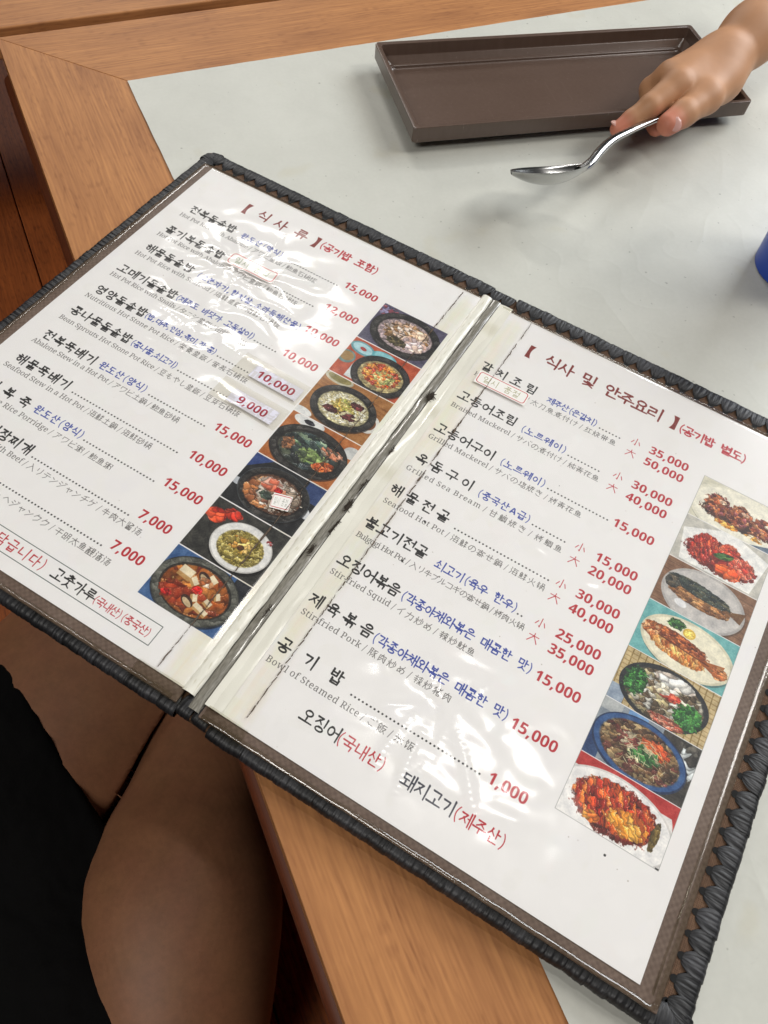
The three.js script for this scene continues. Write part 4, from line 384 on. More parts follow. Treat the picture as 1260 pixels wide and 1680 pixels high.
// whip stitches of black cord around the edge
const stitchShapes = [];
for (let v = 0; v < 5; v++) {
  const r = random(500 + v), prof = [[-11.9, 8.8, 1.5], [-11.0, 9.4, 2.6], [-9.6, 9.8, 3.6], [-8.2, 10.0, 4.3], [-6.4, 10.1, 4.8], [-3.6, 10.0, 4.85], [-2.0, 9.2, 4.85], [-1.0, 7.6, 4.85], [-0.8, 5.6, 4.85], [-1.3, 3.4, 4.75], [-3, 1.8, 4.4], [-6, 1.2, 3.4]];
  const nt = 28, pos = [], idx = [], col = [], worn = Array.from({ length: 30 }, () => .45 + 1.5 * r() * r()), phase = Array.from({ length: nt + 1 }, () => (r() - .5) * 0.34), skew = (r() - .5) * 1.6;
  for (let i = 0; i < prof.length; i++) for (let j = 0; j <= nt; j++) {
    const s = j / nt * 2 - 1, [n, y, hw] = prof[i], bulge = Math.sqrt(Math.max(0, 1 - s * s)) * .42, lift = bulge + (j % 2 ? 0.14 : -0.14) + phase[j] + .12 * Math.sin(i * 1.3 + j * .7 + v);
    const ny = i < 6 ? 1 : i < 9 ? .3 : -1, nn = i < 4 ? 0 : i < 9 ? 1 : 0;
    { const k = worn[j] * (.8 + .4 * r()); col.push(k, k, k * 1.04); }
    pos.push((s * hw + skew * (i / prof.length) + phase[(j + i) % nt] * .35) * MM, (y + lift * ny * .62) * MM, (n + lift * nn * .5) * MM);
  }
  for (let i = 0; i < prof.length - 1; i++) for (let j = 0; j < nt; j++) { const a = i * (nt + 1) + j, b = a + nt + 1; idx.push(a, b, a + 1, a + 1, b, b + 1); }
  const g = new THREE.BufferGeometry(); g.setAttribute('position', new THREE.Float32BufferAttribute(pos, 3)); g.setAttribute('color', new THREE.Float32BufferAttribute(col, 3)); g.setIndex(idx); g.computeVertexNormals(); stitchShapes.push(g);
}
const hole = new THREE.CylinderGeometry(1.7 * MM, 1.7 * MM, 0.5 * MM, 14), holes = [];
const sr = random(77);
function stitch(x, z, turn, squeeze = 1) {
  const m = part('lace_stitch', stitchShapes[Math.floor(sr() * 5)], lace[Math.floor(sr() * 3)], menu);
  m.position.set(x * MM, 0, z * MM); m.rotation.y = turn + (sr() - .5) * .16; m.position.y = (sr() - .5) * .0005; m.scale.x = squeeze * (0.98 + sr() * .1);
  const h = hole.clone(); h.scale(0.85 + sr() * .3, 1, 1.1); h.translate(0, 9.05 * MM, -12 * MM); h.rotateY(turn); h.translate(x * MM, 0, z * MM); holes.push(h);
}
const PITCH = 9.15;
for (const [a, b] of [[CX0 + 12, -13], [14, CX1 - 11]]) { const n = Math.round((b - a) / PITCH); for (let i = 0; i <= n; i++) { const x = lerp(a, b, i / n); stitch(x, 0, Math.PI); stitch(x, CZ1, 0); } }
for (const x of [-4.6, 3.6]) { stitch(x, 1.5, Math.PI, .8); stitch(x, CZ1 - 2, 0, .8); }
{ const n = 33; for (let i = 0; i <= n; i++) { const z = lerp(12, CZ1 - 12, i / n); stitch(CX0, z, -Math.PI / 2); stitch(CX1, z, Math.PI / 2); } }
for (const [cx, cz, t0] of [[CX1, CZ1, 0], [CX1, 0, Math.PI / 2], [CX0, 0, Math.PI], [CX0, CZ1, -Math.PI / 2]]) {
  const ix = cx - Math.sign(cx) * 10.5, iz = cz ? cz - 10.5 : 10.5;
  for (const a of [.16, .5, .84]) { const t = t0 + a * Math.PI / 2; stitch(ix + Math.sin(t) * 11.4, iz + Math.cos(t) * 11.4, t, .72); }
}
part('punched_holes', mergeGeometries(holes), new THREE.MeshStandardMaterial({ color: lin(0.006, 0.006, 0.006), roughness: 0.9 }), menu).userData.kind = 'stuff';
// pockets: backing, printed page, clear film
const FL = [-222.5, -10.6, 16.2, 319.5], FR = [3.2, 219.5, 16.2, 319.5];
part('pocket_backing', box(FL[0], -9.5, 9.4, 11.2, 16.4, 319.4, .5), backing, menu);
part('pocket_backing', box(2.4, FR[1], 9.4, 11.2, 16.4, 319.4, .5), backing, menu);
function sheet([x0, x1, z0, z1], nx, nz, h, uvMetres) {
  const g = new THREE.PlaneGeometry((x1 - x0) * MM, (z1 - z0) * MM, nx, nz); g.rotateX(-Math.PI / 2); g.translate((x0 + x1) / 2 * MM, 0, (z0 + z1) / 2 * MM);
  const p = g.attributes.position; for (let i = 0; i < p.count; i++) { const x = p.getX(i) / MM, z = p.getZ(i) / MM; p.setY(i, h(x, z) * MM); if (uvMetres) g.attributes.uv.setXY(i, x * MM, z * MM); }
  g.computeVertexNormals(); return g;
}
const pageH = (x, z) => 11.55 + 0.12 * N2(x / 45, z / 50, 3);
const paperBump = dataTexture(256, 256, (u, v) => { const k = 128 + 50 * N2(u * 60, v * 60, 2); return [k, k, k]; }, false);
const paperMat = (map) => new THREE.MeshStandardMaterial({ map, roughness: 0.6 });
part('page', sheet(LEFT, 40, 60, pageH), paperMat(leftPage), menu, 'printed page of rice pots and stews with black, blue and red writing');
part('page', sheet(RGT, 40, 60, pageH), paperMat(rightPage), menu, 'printed page of fish and stir fried dishes with black, blue and red writing');
// the film: smooth swells, with crumpled patches where it has come loose
const bump2 = (x, z, cx, cz, rx, rz) => Math.exp(-(((x - cx) / rx) ** 2 + ((z - cz) / rz) ** 2));
function loose(x, z) {
  const calm = x < 0 ? 1 - .85 * Math.exp(-(((x + 79) / 26) ** 6) - (((z - 156) / 21) ** 6)) : 1;
  return calm * (x < 0 ? bump2(x, z, -142, 82, 50, 36) + 0.8 * bump2(x, z, -135, 135, 52, 42) + 0.3 * bump2(x, z, -110, 205, 55, 36)
    : bump2(x, z, 92, 262, 44, 28) + 0.6 * bump2(x, z, 142, 275, 22, 24) + 0.5 * bump2(x, z, 112, 160, 34, 26) + 0.35 * bump2(x, z, 105, 210, 36, 26) + 0.2 * bump2(x, z, 50, 190, 40, 30));
}
const creases = [];
{
  const r = random(9);
  const star = (cx, cz, n, len, spread) => { for (let i = 0; i < n; i++) { const a = i / n * 6.283 + r() * .6, l = len * (.5 + r() * .7), b = (r() - .5) * spread; creases.push([cx + Math.cos(a) * 9, cz + Math.sin(a) * 5, cx + Math.cos(a) * l * .6 - Math.sin(a) * b * l * .3, cz + Math.sin(a) * l * .6 + Math.cos(a) * b * l * .3, cx + Math.cos(a + b) * l, cz + Math.sin(a + b) * l, .22 + r() * .3, 1.3 + r() * 1.3]); } };
  star(-138, 80, 9, 44, 1.4); star(-150, 135, 4, 30, 1.6); star(92, 262, 9, 40, 1.6); star(112, 163, 4, 28, 1.2);
  for (let i = 0; i < 6; i++) { const z = 205 + i * 11 + r() * 4; creases.push([-92 + r() * 10, z, -70, z - 2 + r() * 5, -34 - r() * 14, z - 1 + r() * 4, .16 + r() * .12, 1.0]); }
  for (let i = 0; i < 8; i++) { const x = -185 + r() * 90, z = 100 + r() * 85; creases.push([x, z, x + 14, z + (r() - .5) * 16, x + 30 + r() * 18, z + (r() - .5) * 14, .2 + r() * .2, 1.2 + r()]); }
}
function crease(x, z) {
  let h = 0;
  for (const [ax, az, bx, bz, cx, cz, amp, w] of creases) {
    if (x < Math.min(ax, bx, cx) - 6 || x > Math.max(ax, bx, cx) + 6 || z < Math.min(az, bz, cz) - 6 || z > Math.max(az, bz, cz) + 6) continue;
    let best = 1e9, bt = 0;
    for (let k = 0; k <= 14; k++) { const t = k / 14, u = 1 - t, px = u * u * ax + 2 * u * t * bx + t * t * cx, pz = u * u * az + 2 * u * t * bz + t * t * cz, d = (x - px) ** 2 + (z - pz) ** 2; if (d < best) { best = d; bt = t; } }
    h += amp * Math.sin(Math.PI * clamp(bt * .9 + .05, 0, 1)) * Math.exp(-best / (w * w));
  }
  return h;
}
function filmH(x, z) {
  const L = loose(x, z), F = x < 0 ? FL : FR, e = Math.min(x - F[0], F[1] - x, z - F[2], F[3] - z);
  const wx = x + 6 * N2(x / 22, z / 22, 11), wz = z + 6 * N2(x / 22, z / 22, 17);
  const h = 0.75 + 0.22 * N2(x / 60, z / 70, 5) + L * (0.55 + 1.15 * N2(wx / 20, wz / 14, 7) + 0.30 * N2(wx / 9.5, wz / 7.5, 9)) * (x < 0 ? 1.1 : 0.8) + crease(x, z);
  return 11.2 + Math.max(0.55, h + .2) * smooth(e, -1, 4) + 0.15;
}
const filmL = part('film_pocket', sheet(FL, 260, 380, filmH), film, menu), filmR = part('film_pocket', sheet(FR, 260, 380, filmH), film, menu);
function bead(points, r, seed, mat, name, flat = 0.8) {
  const q = []; for (let i = 0; i < points.length - 1; i++) { const [ax, az] = points[i], [bx, bz] = points[i + 1], n = Math.ceil(Math.hypot(bx - ax, bz - az) / 5); for (let k = i ? 1 : 0; k <= n; k++) { const t = k / n, x = lerp(ax, bx, t), z = lerp(az, bz, t); q.push(new THREE.Vector3((x + .35 * N2(z / 9, x / 9, seed)) * MM, (11.5 + .35 * N2(z / 14, x / 14, seed + 3)) * MM, (z + .35 * N2(x / 9, z / 9, seed + 5)) * MM)); } }
  const g = new THREE.TubeGeometry(new THREE.CatmullRomCurve3(q), q.length * 3, r * MM, 10); const p = g.attributes.position; for (let i = 0; i < p.count; i++) p.setY(i, 11.4 * MM + (p.getY(i) - 11.4 * MM) * flat);
  g.computeVertexNormals(); return part(name, g, mat, menu);
}
bead([[-12, 17], [-218, 17], [-221, 19], [-221.2, 316], [-218, 318.4], [-12, 318.4]], 1.25, 1, clear, 'film_rim');
bead([[4, 17], [216, 17], [218.2, 19], [218.2, 316], [216, 318.4], [4, 318.4]], 1.25, 2, clear, 'film_rim');
bead([[215.6, 20], [215.6, 314]], 0.5, 3, clear, 'film_rim');
// spine: rolled cream sleeve, grey gutter bead, cream strip, torn spots
function roll(x, y, rx, ry, z0, z1, seed, mat, name, wob = .25) {
  const nz = 150, na = 16, pos = [], uv = [], idx = [];
  for (let i = 0; i <= nz; i++) for (let j = 0; j <= na; j++) { const z = lerp(z0, z1, i / nz), a = Math.PI * (1 - j / na), k = 1 + .10 * N2(z / 11, j * .3, seed) + .05 * N2(z / 3.5, j * .6, seed + 4); pos.push((x + wob * N2(z / 24, 0, seed + 1) + Math.cos(a) * rx * k) * MM, (y + Math.sin(a) * ry * k) * MM, z * MM); uv.push(j / na, z / 200); }
  for (let i = 0; i < nz; i++) for (let j = 0; j < na; j++) { const a = i * (na + 1) + j, b = a + na + 1; idx.push(a, b, a + 1, a + 1, b, b + 1); }
  const g = new THREE.BufferGeometry(); g.setAttribute('position', new THREE.Float32BufferAttribute(pos, 3)); g.setAttribute('uv', new THREE.Float32BufferAttribute(uv, 2)); g.setIndex(idx); g.computeVertexNormals(); return part(name, g, mat, menu);
}
const gutterTex = dataTexture(128, 512, (u, v) => { const k = 26 * N2(u * 14, v * 60, 2) + 24 * N2(u * 30, v * 8, 3); return [128 + k, 124 + k, 114 + k]; });
const gutter = new THREE.MeshPhysicalMaterial({ map: gutterTex, roughness: 0.32, clearcoat: 0.9, clearcoatRoughness: 0.08 });
roll(-7.6, 10.9, 3.4, 1.7, 14.5, 313, 21, cream, 'spine_roll');
roll(-1.4, 9.8, 3.0, 1.3, 13.5, 318, 25, gutter, 'spine_bead', .5);
part('spine_strip', sheet([1.8, 10.4, 15.5, 313.5], 10, 160, (x, z) => 11.9 + .35 * N2(x / 4, z / 18, 6) + .25 * Math.sin((x - 1.8) / 8.6 * Math.PI), true), cream, menu);
const torn = new THREE.MeshStandardMaterial({ color: lin(0.045, 0.034, 0.024), roughness: 0.95 });
for (const [x, z, s, l, n] of [[1.2, 105, 2.0, 1.5, 30], [.6, 192, 1.3, 3, 22], [-1.4, 224, 1.0, 3.2, 16], [.6, 178, .7, 7, 16], [1.2, 206, .7, 7, 16], [1.6, 150, .5, 5, 10], [-.6, 262, .5, 6, 10]]) {   // frayed splits in the sleeve
  const r = random(Math.round(z)), g = new THREE.IcosahedronGeometry(s * .8 * MM, 3), p = g.attributes.position, list = []; for (let i = 0; i < p.count; i++) { const k = 1 + .9 * N2(p.getX(i) * 1400, p.getY(i) * 1400, p.getZ(i) * 1400 + x); p.setXYZ(i, p.getX(i) * k, p.getY(i) * k * .5, p.getZ(i) * k * l); } g.deleteAttribute('uv'); g.deleteAttribute('normal'); list.push(mergeVertices(g, 1e-7).toNonIndexed());
  for (let i = 0; i < n; i++) { const q = new THREE.CapsuleGeometry((.09 + r() * .12) * MM, (1 + r() * 2.4) * MM, 2, 5); q.rotateX(Math.PI / 2 + (r() - .5) * .9); q.rotateY((r() - .5) * 2.6); q.translate((r() - .5) * s * 2.2 * MM, (.2 + r() * .7) * MM, (r() - .5) * s * 2.2 * l * MM); q.deleteAttribute('uv'); q.deleteAttribute('normal'); list.push(q.toNonIndexed()); }
  const m = mergeGeometries(list); m.computeVertexNormals(); part('torn_edge', m, torn, menu).position.set(x * MM, 11.9 * MM, z * MM);
}
// brown thread seams through the film
const thread = new THREE.MeshStandardMaterial({ color: lin(0.12, 0.085, 0.06), roughness: 0.9 });
for (const [xa, za, xb, zb, seed] of [[-22, 21, -26, 311, 3], [25, 19.5, 21, 309, 8]]) {
  const r = random(seed * 31), list = [];
  for (let z = za, len = 2; z < zb; z += len + .25 + r() * r() * 1.6) { len = .7 + r() * 3; if (r() < .05) continue; const x = lerp(xa, xb, (z - za) / (zb - za)) + (r() - .5) * .25, fat = r() < .12 ? 1.7 : 1; const g = new THREE.CapsuleGeometry((.13 + r() * .2) * fat * MM, len * MM, 2, 6); g.rotateX(Math.PI / 2); g.rotateY((r() - .5) * .35); g.translate(x * MM, (filmH(x, z + len / 2) + .1) * MM, (z + len / 2) * MM); list.push(g); }
  part('seam_thread', mergeGeometries(list), thread, menu);
}
// stickers and tape on the film
function canvasTexture(w, h, draw) { const c = document.createElement('canvas'); c.width = w; c.height = h; const k = c.getContext('2d'); draw(k, w, h); const t = new THREE.CanvasTexture(c); t.colorSpace = THREE.SRGBColorSpace; return t; }
function sticker(name, label, x0, x1, z0, z1, turn, tex, mat = {}, lift = .12) {
  const w = x1 - x0, h = z1 - z0, cx = (x0 + x1) / 2, cz = (z0 + z1) / 2, g = sheet([-w / 2, w / 2, -h / 2, h / 2], 16, 10, () => 0), p = g.attributes.position;
  for (let i = 0; i < p.count; i++) { const x = p.getX(i) / MM, z = p.getZ(i) / MM, X = cx + x * Math.cos(turn) + z * Math.sin(turn), Z = cz - x * Math.sin(turn) + z * Math.cos(turn); p.setXYZ(i, X * MM, (filmH(X, Z) + lift) * MM, Z * MM); }
  g.computeVertexNormals(); return part(name, g, tex ? new THREE.MeshPhysicalMaterial({ map: tex, roughness: .45, ...mat }) : mat, menu, label);
}
const priceTex = (t) => canvasTexture(420, 150, (k, w, h) => { k.fillStyle = '#e0deeb'; k.fillRect(0, 0, w, h); k.fillStyle = '#9d1230'; k.font = 'bold 112px sans-serif'; k.textAlign = 'center'; k.textBaseline = 'middle'; k.save(); k.translate(w * .5, h * .53); k.scale(.98, 1); k.fillText(t, 0, 0); k.restore(); });
for (const [x0, x1, z0, z1] of [[-101, -57.5, 138, 154], [-101, -57.5, 158.5, 174.5]]) sticker('clear_tape', undefined, x0, x1, z0, z1, -.02, null, new THREE.MeshPhysicalMaterial({ color: lin(.93, .92, .88), transmission: 1, thickness: 0, roughness: .16, ior: 1.48 }), .12);
sticker('price_sticker', 'pale lilac price sticker reading 10,000', -91, -59.5, 142, 151.4, -.015, priceTex('10,000'));
sticker('price_sticker', 'pale lilac price sticker reading 9,000', -91, -61.5, 162.6, 172.4, -.02, priceTex('9,000'));
const noteTex = (ink) => canvasTexture(420, 130, (k, w, h) => { k.fillStyle = '#efece6'; k.fillRect(0, 0, w, h); k.strokeStyle = '#c3343c'; k.lineWidth = 6; k.beginPath(); k.roundRect(14, 12, w - 28, h - 24, 22); k.stroke(); k.setTransform(12, 0, 0, 12, 0, 0); line(k, '일시 품절', 7, 27, 5.4, 5.2, .07, ink); });
sticker('notice_sticker', 'white sticker with red outline and faint handwriting below the first fish dish', 16, 48.5, 70.6, 80.6, .02, noteTex('#8f8a4a'));
sticker('notice_sticker', 'white sticker with red outline among the crumpled film', -155, -121, 75.5, 86, .03, noteTex('#7b8a5e'), { roughness: .2 });
sticker('notice_sticker', 'small white sticker with red outline on a stew picture', -34, -24, 205, 214, .3, noteTex('#9a9a90'));
for (const [x0, x1, z0, z1, a] of [[-35, -7, 312, 320.5, .02], [4, 25, 313, 321.5, -.03]]) sticker('clear_tape', undefined, x0, x1, z0, z1, a, null, clear, .5);
// ------------------------------------------------------------------ brown tray
function ringed(rings, cap) {   // rounded rectangle rings [half x, half z, y, corner]
  const n = 12, per = 4 * (n + 1), pos = [], idx = [];
  for (const [hx, hz, y, r] of rings) for (let q = 0; q < 4; q++) for (let i = 0; i <= n; i++) { const a = (q + i / n) * Math.PI / 2, cx = (q === 0 || q === 3 ? 1 : -1) * (hx - r), cz = (q < 2 ? 1 : -1) * (hz - r); pos.push(cx + Math.cos(a) * r, y, cz + Math.sin(a) * r); }
  for (let k = 0; k < rings.length - 1; k++) for (let i = 0; i < per; i++) { const a = k * per + i, b = k * per + (i + 1) % per; idx.push(a, a + per, b, b, a + per, b + per); }
  const last = (rings.length - 1) * per, c = pos.length / 3; pos.push(0, rings.at(-1)[2], 0); for (let i = 0; i < per; i++) idx.push(last + i, c, last + (i + 1) % per);
  if (cap) { const c0 = pos.length / 3; pos.push(0, rings[0][2], 0); for (let i = 0; i < per; i++) idx.push((i + 1) % per, c0, i); }
  const g = new THREE.BufferGeometry(); g.setAttribute('position', new THREE.Float32BufferAttribute(pos, 3)); g.setIndex(idx); return g;
}
{
  const t = thing('tray', 'empty brown plastic serving tray with raised rim on the paper sheet', 'tray');
  const hx = 0.1383, hz = 0.0543, prof = [[13, 1.2, 4], [12, 0.8, 4], [11.4, 1.4, 4], [10.4, 6.6, 4], [9.4, 7.4, 4], [1.4, 8.6, 3], [.4, 8.9, 2.8], [0.1, 9.5, 2.6], [0, 19.8, 2.6], [.25, 20.3, 2.6], [.8, 20.5, 2.6], [3.0, 20.5, 2.4], [3.6, 20.2, 2.4], [3.9, 19.6, 2.4], [4.5, 12.2, 2.4], [4.8, 11.7, 2.6], [5.4, 11.3, 2.8], [10.8, 5.2, 5], [11.8, 4.6, 5], [13.2, 4.3, 5]];
  let g = ringed(prof.map(([i, y, r]) => [hx - i * MM, hz - i * MM, y * MM, r * MM]), true); g = g.toNonIndexed(); g.computeVertexNormals(); g = toSmooth(g, 0.6);
  const tex = dataTexture(512, 512, (u, v) => { const k = 3 * N2(u * 5, v * 5, 2) + 4 * N2(u * 90, v * 90, 4), s = smooth(N2(u * 160, v * 6 + u * 50, 7), .5, .7) * 8; const dust = N2(u * 210, v * 210, 21) > .66 ? 34 : 0; return [92 + k + s + dust, 74 + k + s + dust, 64 + k + s + dust]; });
  const p = g.attributes.position, uv = []; for (let i = 0; i < p.count; i++) uv.push(p.getX(i) * 4, p.getZ(i) * 4 + p.getY(i)); g.setAttribute('uv', new THREE.Float32BufferAttribute(uv, 2));
  part('body', g, new THREE.MeshPhysicalMaterial({ map: tex, roughness: .3, clearcoat: .3, clearcoatRoughness: .2, bumpMap: paperBump, bumpScale: .00006 }), t);
  const ty = -0.1549, c = Math.cos(ty), s = Math.sin(ty); t.rotation.y = ty; t.position.set(.2762 + c * hx + s * hz, 0.0006, -.5595 - s * hx + c * hz);
}
function toSmooth(g, limit) {   // smooth normals, but keep edges sharper than the limit (radians)
  const p = g.attributes.position, key = (i) => `${Math.round(p.getX(i) * 2e5)},${Math.round(p.getY(i) * 2e5)},${Math.round(p.getZ(i) * 2e5)}`, face = [], at = new Map(), a = new THREE.Vector3(), b = new THREE.Vector3(), c = new THREE.Vector3();
  for (let f = 0; f < p.count / 3; f++) { a.fromBufferAttribute(p, f * 3); b.fromBufferAttribute(p, f * 3 + 1).sub(a); c.fromBufferAttribute(p, f * 3 + 2).sub(a); face.push(b.clone().cross(c)); for (let k = 0; k < 3; k++) { const q = key(f * 3 + k); if (!at.has(q)) at.set(q, []); at.get(q).push(f); } }
  const n = new Float32Array(p.count * 3), cut = Math.cos(limit);
  for (let i = 0; i < p.count; i++) { const me = face[Math.floor(i / 3)], l = me.length() || 1; a.set(0, 0, 0); for (const f of at.get(key(i))) if (face[f].dot(me) > cut * l * (face[f].length() || 1)) a.add(face[f]); a.normalize().toArray(n, i * 3); }
  g.setAttribute('normal', new THREE.BufferAttribute(n, 3)); return g;
}
// ------------------------------------------------------------------ spoon
{
  const t = thing('spoon', 'stainless steel spoon held over the paper sheet by the child', 'spoon');
  const steel = new THREE.MeshStandardMaterial({ color: lin(.46, .46, .455), metalness: 1, roughness: .24 });
  const tip = at(839, 281, .032), neck = at(968, 276, .033), a = neck.clone().sub(tip), len = a.length(); a.normalize();
  const view = tip.clone().add(neck).multiplyScalar(.5).sub(EYE).normalize();
  let o = UP.clone(); o.addScaledVector(view, -o.dot(view)).normalize().addScaledVector(view, -.13); o.addScaledVector(a, -o.dot(a)).normalize(); const b = a.clone().cross(o);
  const ns = 30, nt = 18, pos = [], idx = [], P = (s, u, k) => { const w = .021 * Math.pow(Math.sin(Math.PI * Math.pow(clamp(s, 0.001, .999), .78)), .62) * (1 - .12 * s), d = .0088 * Math.pow(Math.sin(Math.PI * clamp(.02 + s * .96, 0, 1)), .75), y = -d * (1 - u * u) - k * .0009 + .004 * Math.pow(s, 4); return tip.clone().addScaledVector(a, s * len).addScaledVector(b, u * w).addScaledVector(o, y); };
  for (let k = 0; k < 2; k++) for (let i = 0; i <= ns; i++) for (let j = 0; j <= nt; j++) P(i / ns, j / nt * 2 - 1, k).toArray(pos, pos.length);
  const base = (ns + 1) * (nt + 1), id = (k, i, j) => k * base + i * (nt + 1) + j;
  for (let k = 0; k < 2; k++) for (let i = 0; i < ns; i++) for (let j = 0; j < nt; j++) idx.push(id(k, i, j), id(k, i + 1, j), id(k, i, j + 1), id(k, i, j + 1), id(k, i + 1, j), id(k, i + 1, j + 1));
  for (const j of [0, nt]) for (let i = 0; i < ns; i++) idx.push(id(0, i, j), id(1, i, j), id(0, i + 1, j), id(0, i + 1, j), id(1, i, j), id(1, i + 1, j));
  const g = new THREE.BufferGeometry(); g.setAttribute('position', new THREE.Float32BufferAttribute(pos, 3)); g.setIndex(idx); g.computeVertexNormals(); part('bowl', g, steel, t);
  const pts = [[950, 279, .0320], [968, 268, .0335], [984, 249, .0345], [1003, 231, .0345], [1030, 216, .0335], [1062, 201, .0325], [1090, 190, .032], [1130, 172, .031]].map((q) => at(...q)), curve = new THREE.CatmullRomCurve3(pts), n = 60, m = 14, hp = [], hi = [];
  for (let i = 0; i <= n; i++) { const q = i / n, c = curve.getPoint(q), d = curve.getTangent(q), sd = d.clone().cross(o).normalize(), up = sd.clone().cross(d).normalize(), w = .0044 - .0012 * smooth(q, 0, .22) + .0012 * q, h = .0023 + .0007 * smooth(q, 0, .15) * (1 - smooth(q, .25, .6)); for (let j = 0; j < m; j++) { const f = j / m * 6.2832; c.clone().addScaledVector(sd, Math.cos(f) * w).addScaledVector(up, Math.sin(f) * h).toArray(hp, hp.length); } }
  for (let i = 0; i < n; i++) for (let j = 0; j < m; j++) { const p = i * m + j, q = i * m + (j + 1) % m; hi.push(p, p + m, q, q, p + m, q + m); }
  const hg = new THREE.BufferGeometry(); hg.setAttribute('position', new THREE.Float32BufferAttribute(hp, 3)); hg.setIndex(hi); hg.computeVertexNormals(); part('handle', hg, steel, t);
}
// ------------------------------------------------------------------ blue cup at the table's end
{
  const t = thing('cup', 'blue plastic cup standing on the paper sheet below the child hand', 'cup'); const c = at(1302, 446, 0); t.position.set(c.x, .0012, c.z);
  const blue = new THREE.MeshPhysicalMaterial({ color: lin(.02, .08, .5), roughness: .3 });
  part('wall', new THREE.LatheGeometry([[0, 0], [.027, 0], [.0285, .0012], [.035, .116], [.0365, .1185], [.0378, .1192], [.0382, .1205], [.0374, .122], [.0355, .1218], [.0332, .117], [.0272, .004], [0, .0032]].map(([x, y]) => new THREE.Vector2(x, y)), 64), blue, t);
  part('band', new THREE.TorusGeometry(.0325, .0016, 10, 64).rotateX(Math.PI / 2).translate(0, .066, 0), blue, t);
}
// ------------------------------------------------------------------ people: bodies as one smooth field each
const sm = (a, b, k) => { const h = clamp(.5 + .5 * (b - a) / k, 0, 1); return b + (a - b) * h - k * h * (1 - h); };
function capsule(p, a, b, ra, rb) { const bx = b.x - a.x, by = b.y - a.y, bz = b.z - a.z, px = p.x - a.x, py = p.y - a.y, pz = p.z - a.z, h = clamp((px * bx + py * by + pz * bz) / (bx * bx + by * by + bz * bz), 0, 1); return Math.hypot(px - bx * h, py - by * h, pz - bz * h) - (ra + (rb - ra) * h); }
function field(f, lo, hi, res, fromMesh) {
  const centre = lo.clone().add(hi).multiplyScalar(.5), half = Math.max(hi.x - lo.x, hi.y - lo.y, hi.z - lo.z) / 2, mc = new MarchingCubes(res, new THREE.MeshStandardMaterial(), false, false, 400000), p = new THREE.Vector3();
  mc.isolation = 0;
  const S = 5, put = (x, y, z) => p.set((x - res / 2) / (res / 2), (y - res / 2) / (res / 2), (z - res / 2) / (res / 2)).multiplyScalar(half).add(centre), reach = S * half * 2 / res * .9 + .006;
  for (let bz = 0; bz < res; bz += S) for (let by = 0; by < res; by += S) for (let bx = 0; bx < res; bx += S) {   // blocks far from the surface need only one value
    const far = f(put(bx + S / 2, by + S / 2, bz + S / 2)), skip = Math.abs(far) > reach;
    for (let z = bz; z < Math.min(res, bz + S); z++) for (let y = by; y < Math.min(res, by + S); y++) for (let x = bx; x < Math.min(res, bx + S); x++) mc.field[x + y * res + z * res * res] = skip ? -far : -f(put(x, y, z));
  }
  mc.update();
  let g = new THREE.BufferGeometry(); g.setAttribute('position', new THREE.Float32BufferAttribute(mc.positionArray.slice(0, mc.count * 3).map((v, i) => v * half + centre.getComponent(i % 3)), 3));
  g = mergeVertices(g, 1e-6);
  if (fromMesh) { g.computeVertexNormals(); return g; }
  const q = g.attributes.position, n = new Float32Array(q.count * 3), e = half / res * .5, v = new THREE.Vector3();
  const d = (k) => { p.copy(v); p.setComponent(k, v.getComponent(k) + e); const a = f(p); p.setComponent(k, v.getComponent(k) - e); return a - f(p); };
  for (let i = 0; i < q.count; i++) { v.fromBufferAttribute(q, i); const m = new THREE.Vector3(d(0), d(1), d(2)).normalize(); m.toArray(n, i * 3); }
  g.setAttribute('normal', new THREE.BufferAttribute(n, 3)); return g;
}
function chains(list, k, near = .05) { return (p) => { let d = 1e3; for (const [a, b, ra, rb, kk] of list) { const c = capsule(p, a, b, ra, rb); d = d > 1e2 ? c : (c - d > near ? d : sm(d, c, kk ?? k)); } return d; }; }
function tint(g, f) { const p = g.attributes.position, c = new Float32Array(p.count * 3), v = new THREE.Vector3(); for (let i = 0; i < p.count; i++) { v.fromBufferAttribute(p, i); f(v).forEach((x, k) => { c[i * 3 + k] = x; }); } g.setAttribute('color', new THREE.BufferAttribute(c, 3)); return g; }
const skinBump = dataTexture(256, 256, (u, v) => { const k = 128 + 40 * N2(u * 40, v * 40, 2) + 50 * N2(u * 90, v * 90, 3); return [k, k, k]; }, false);
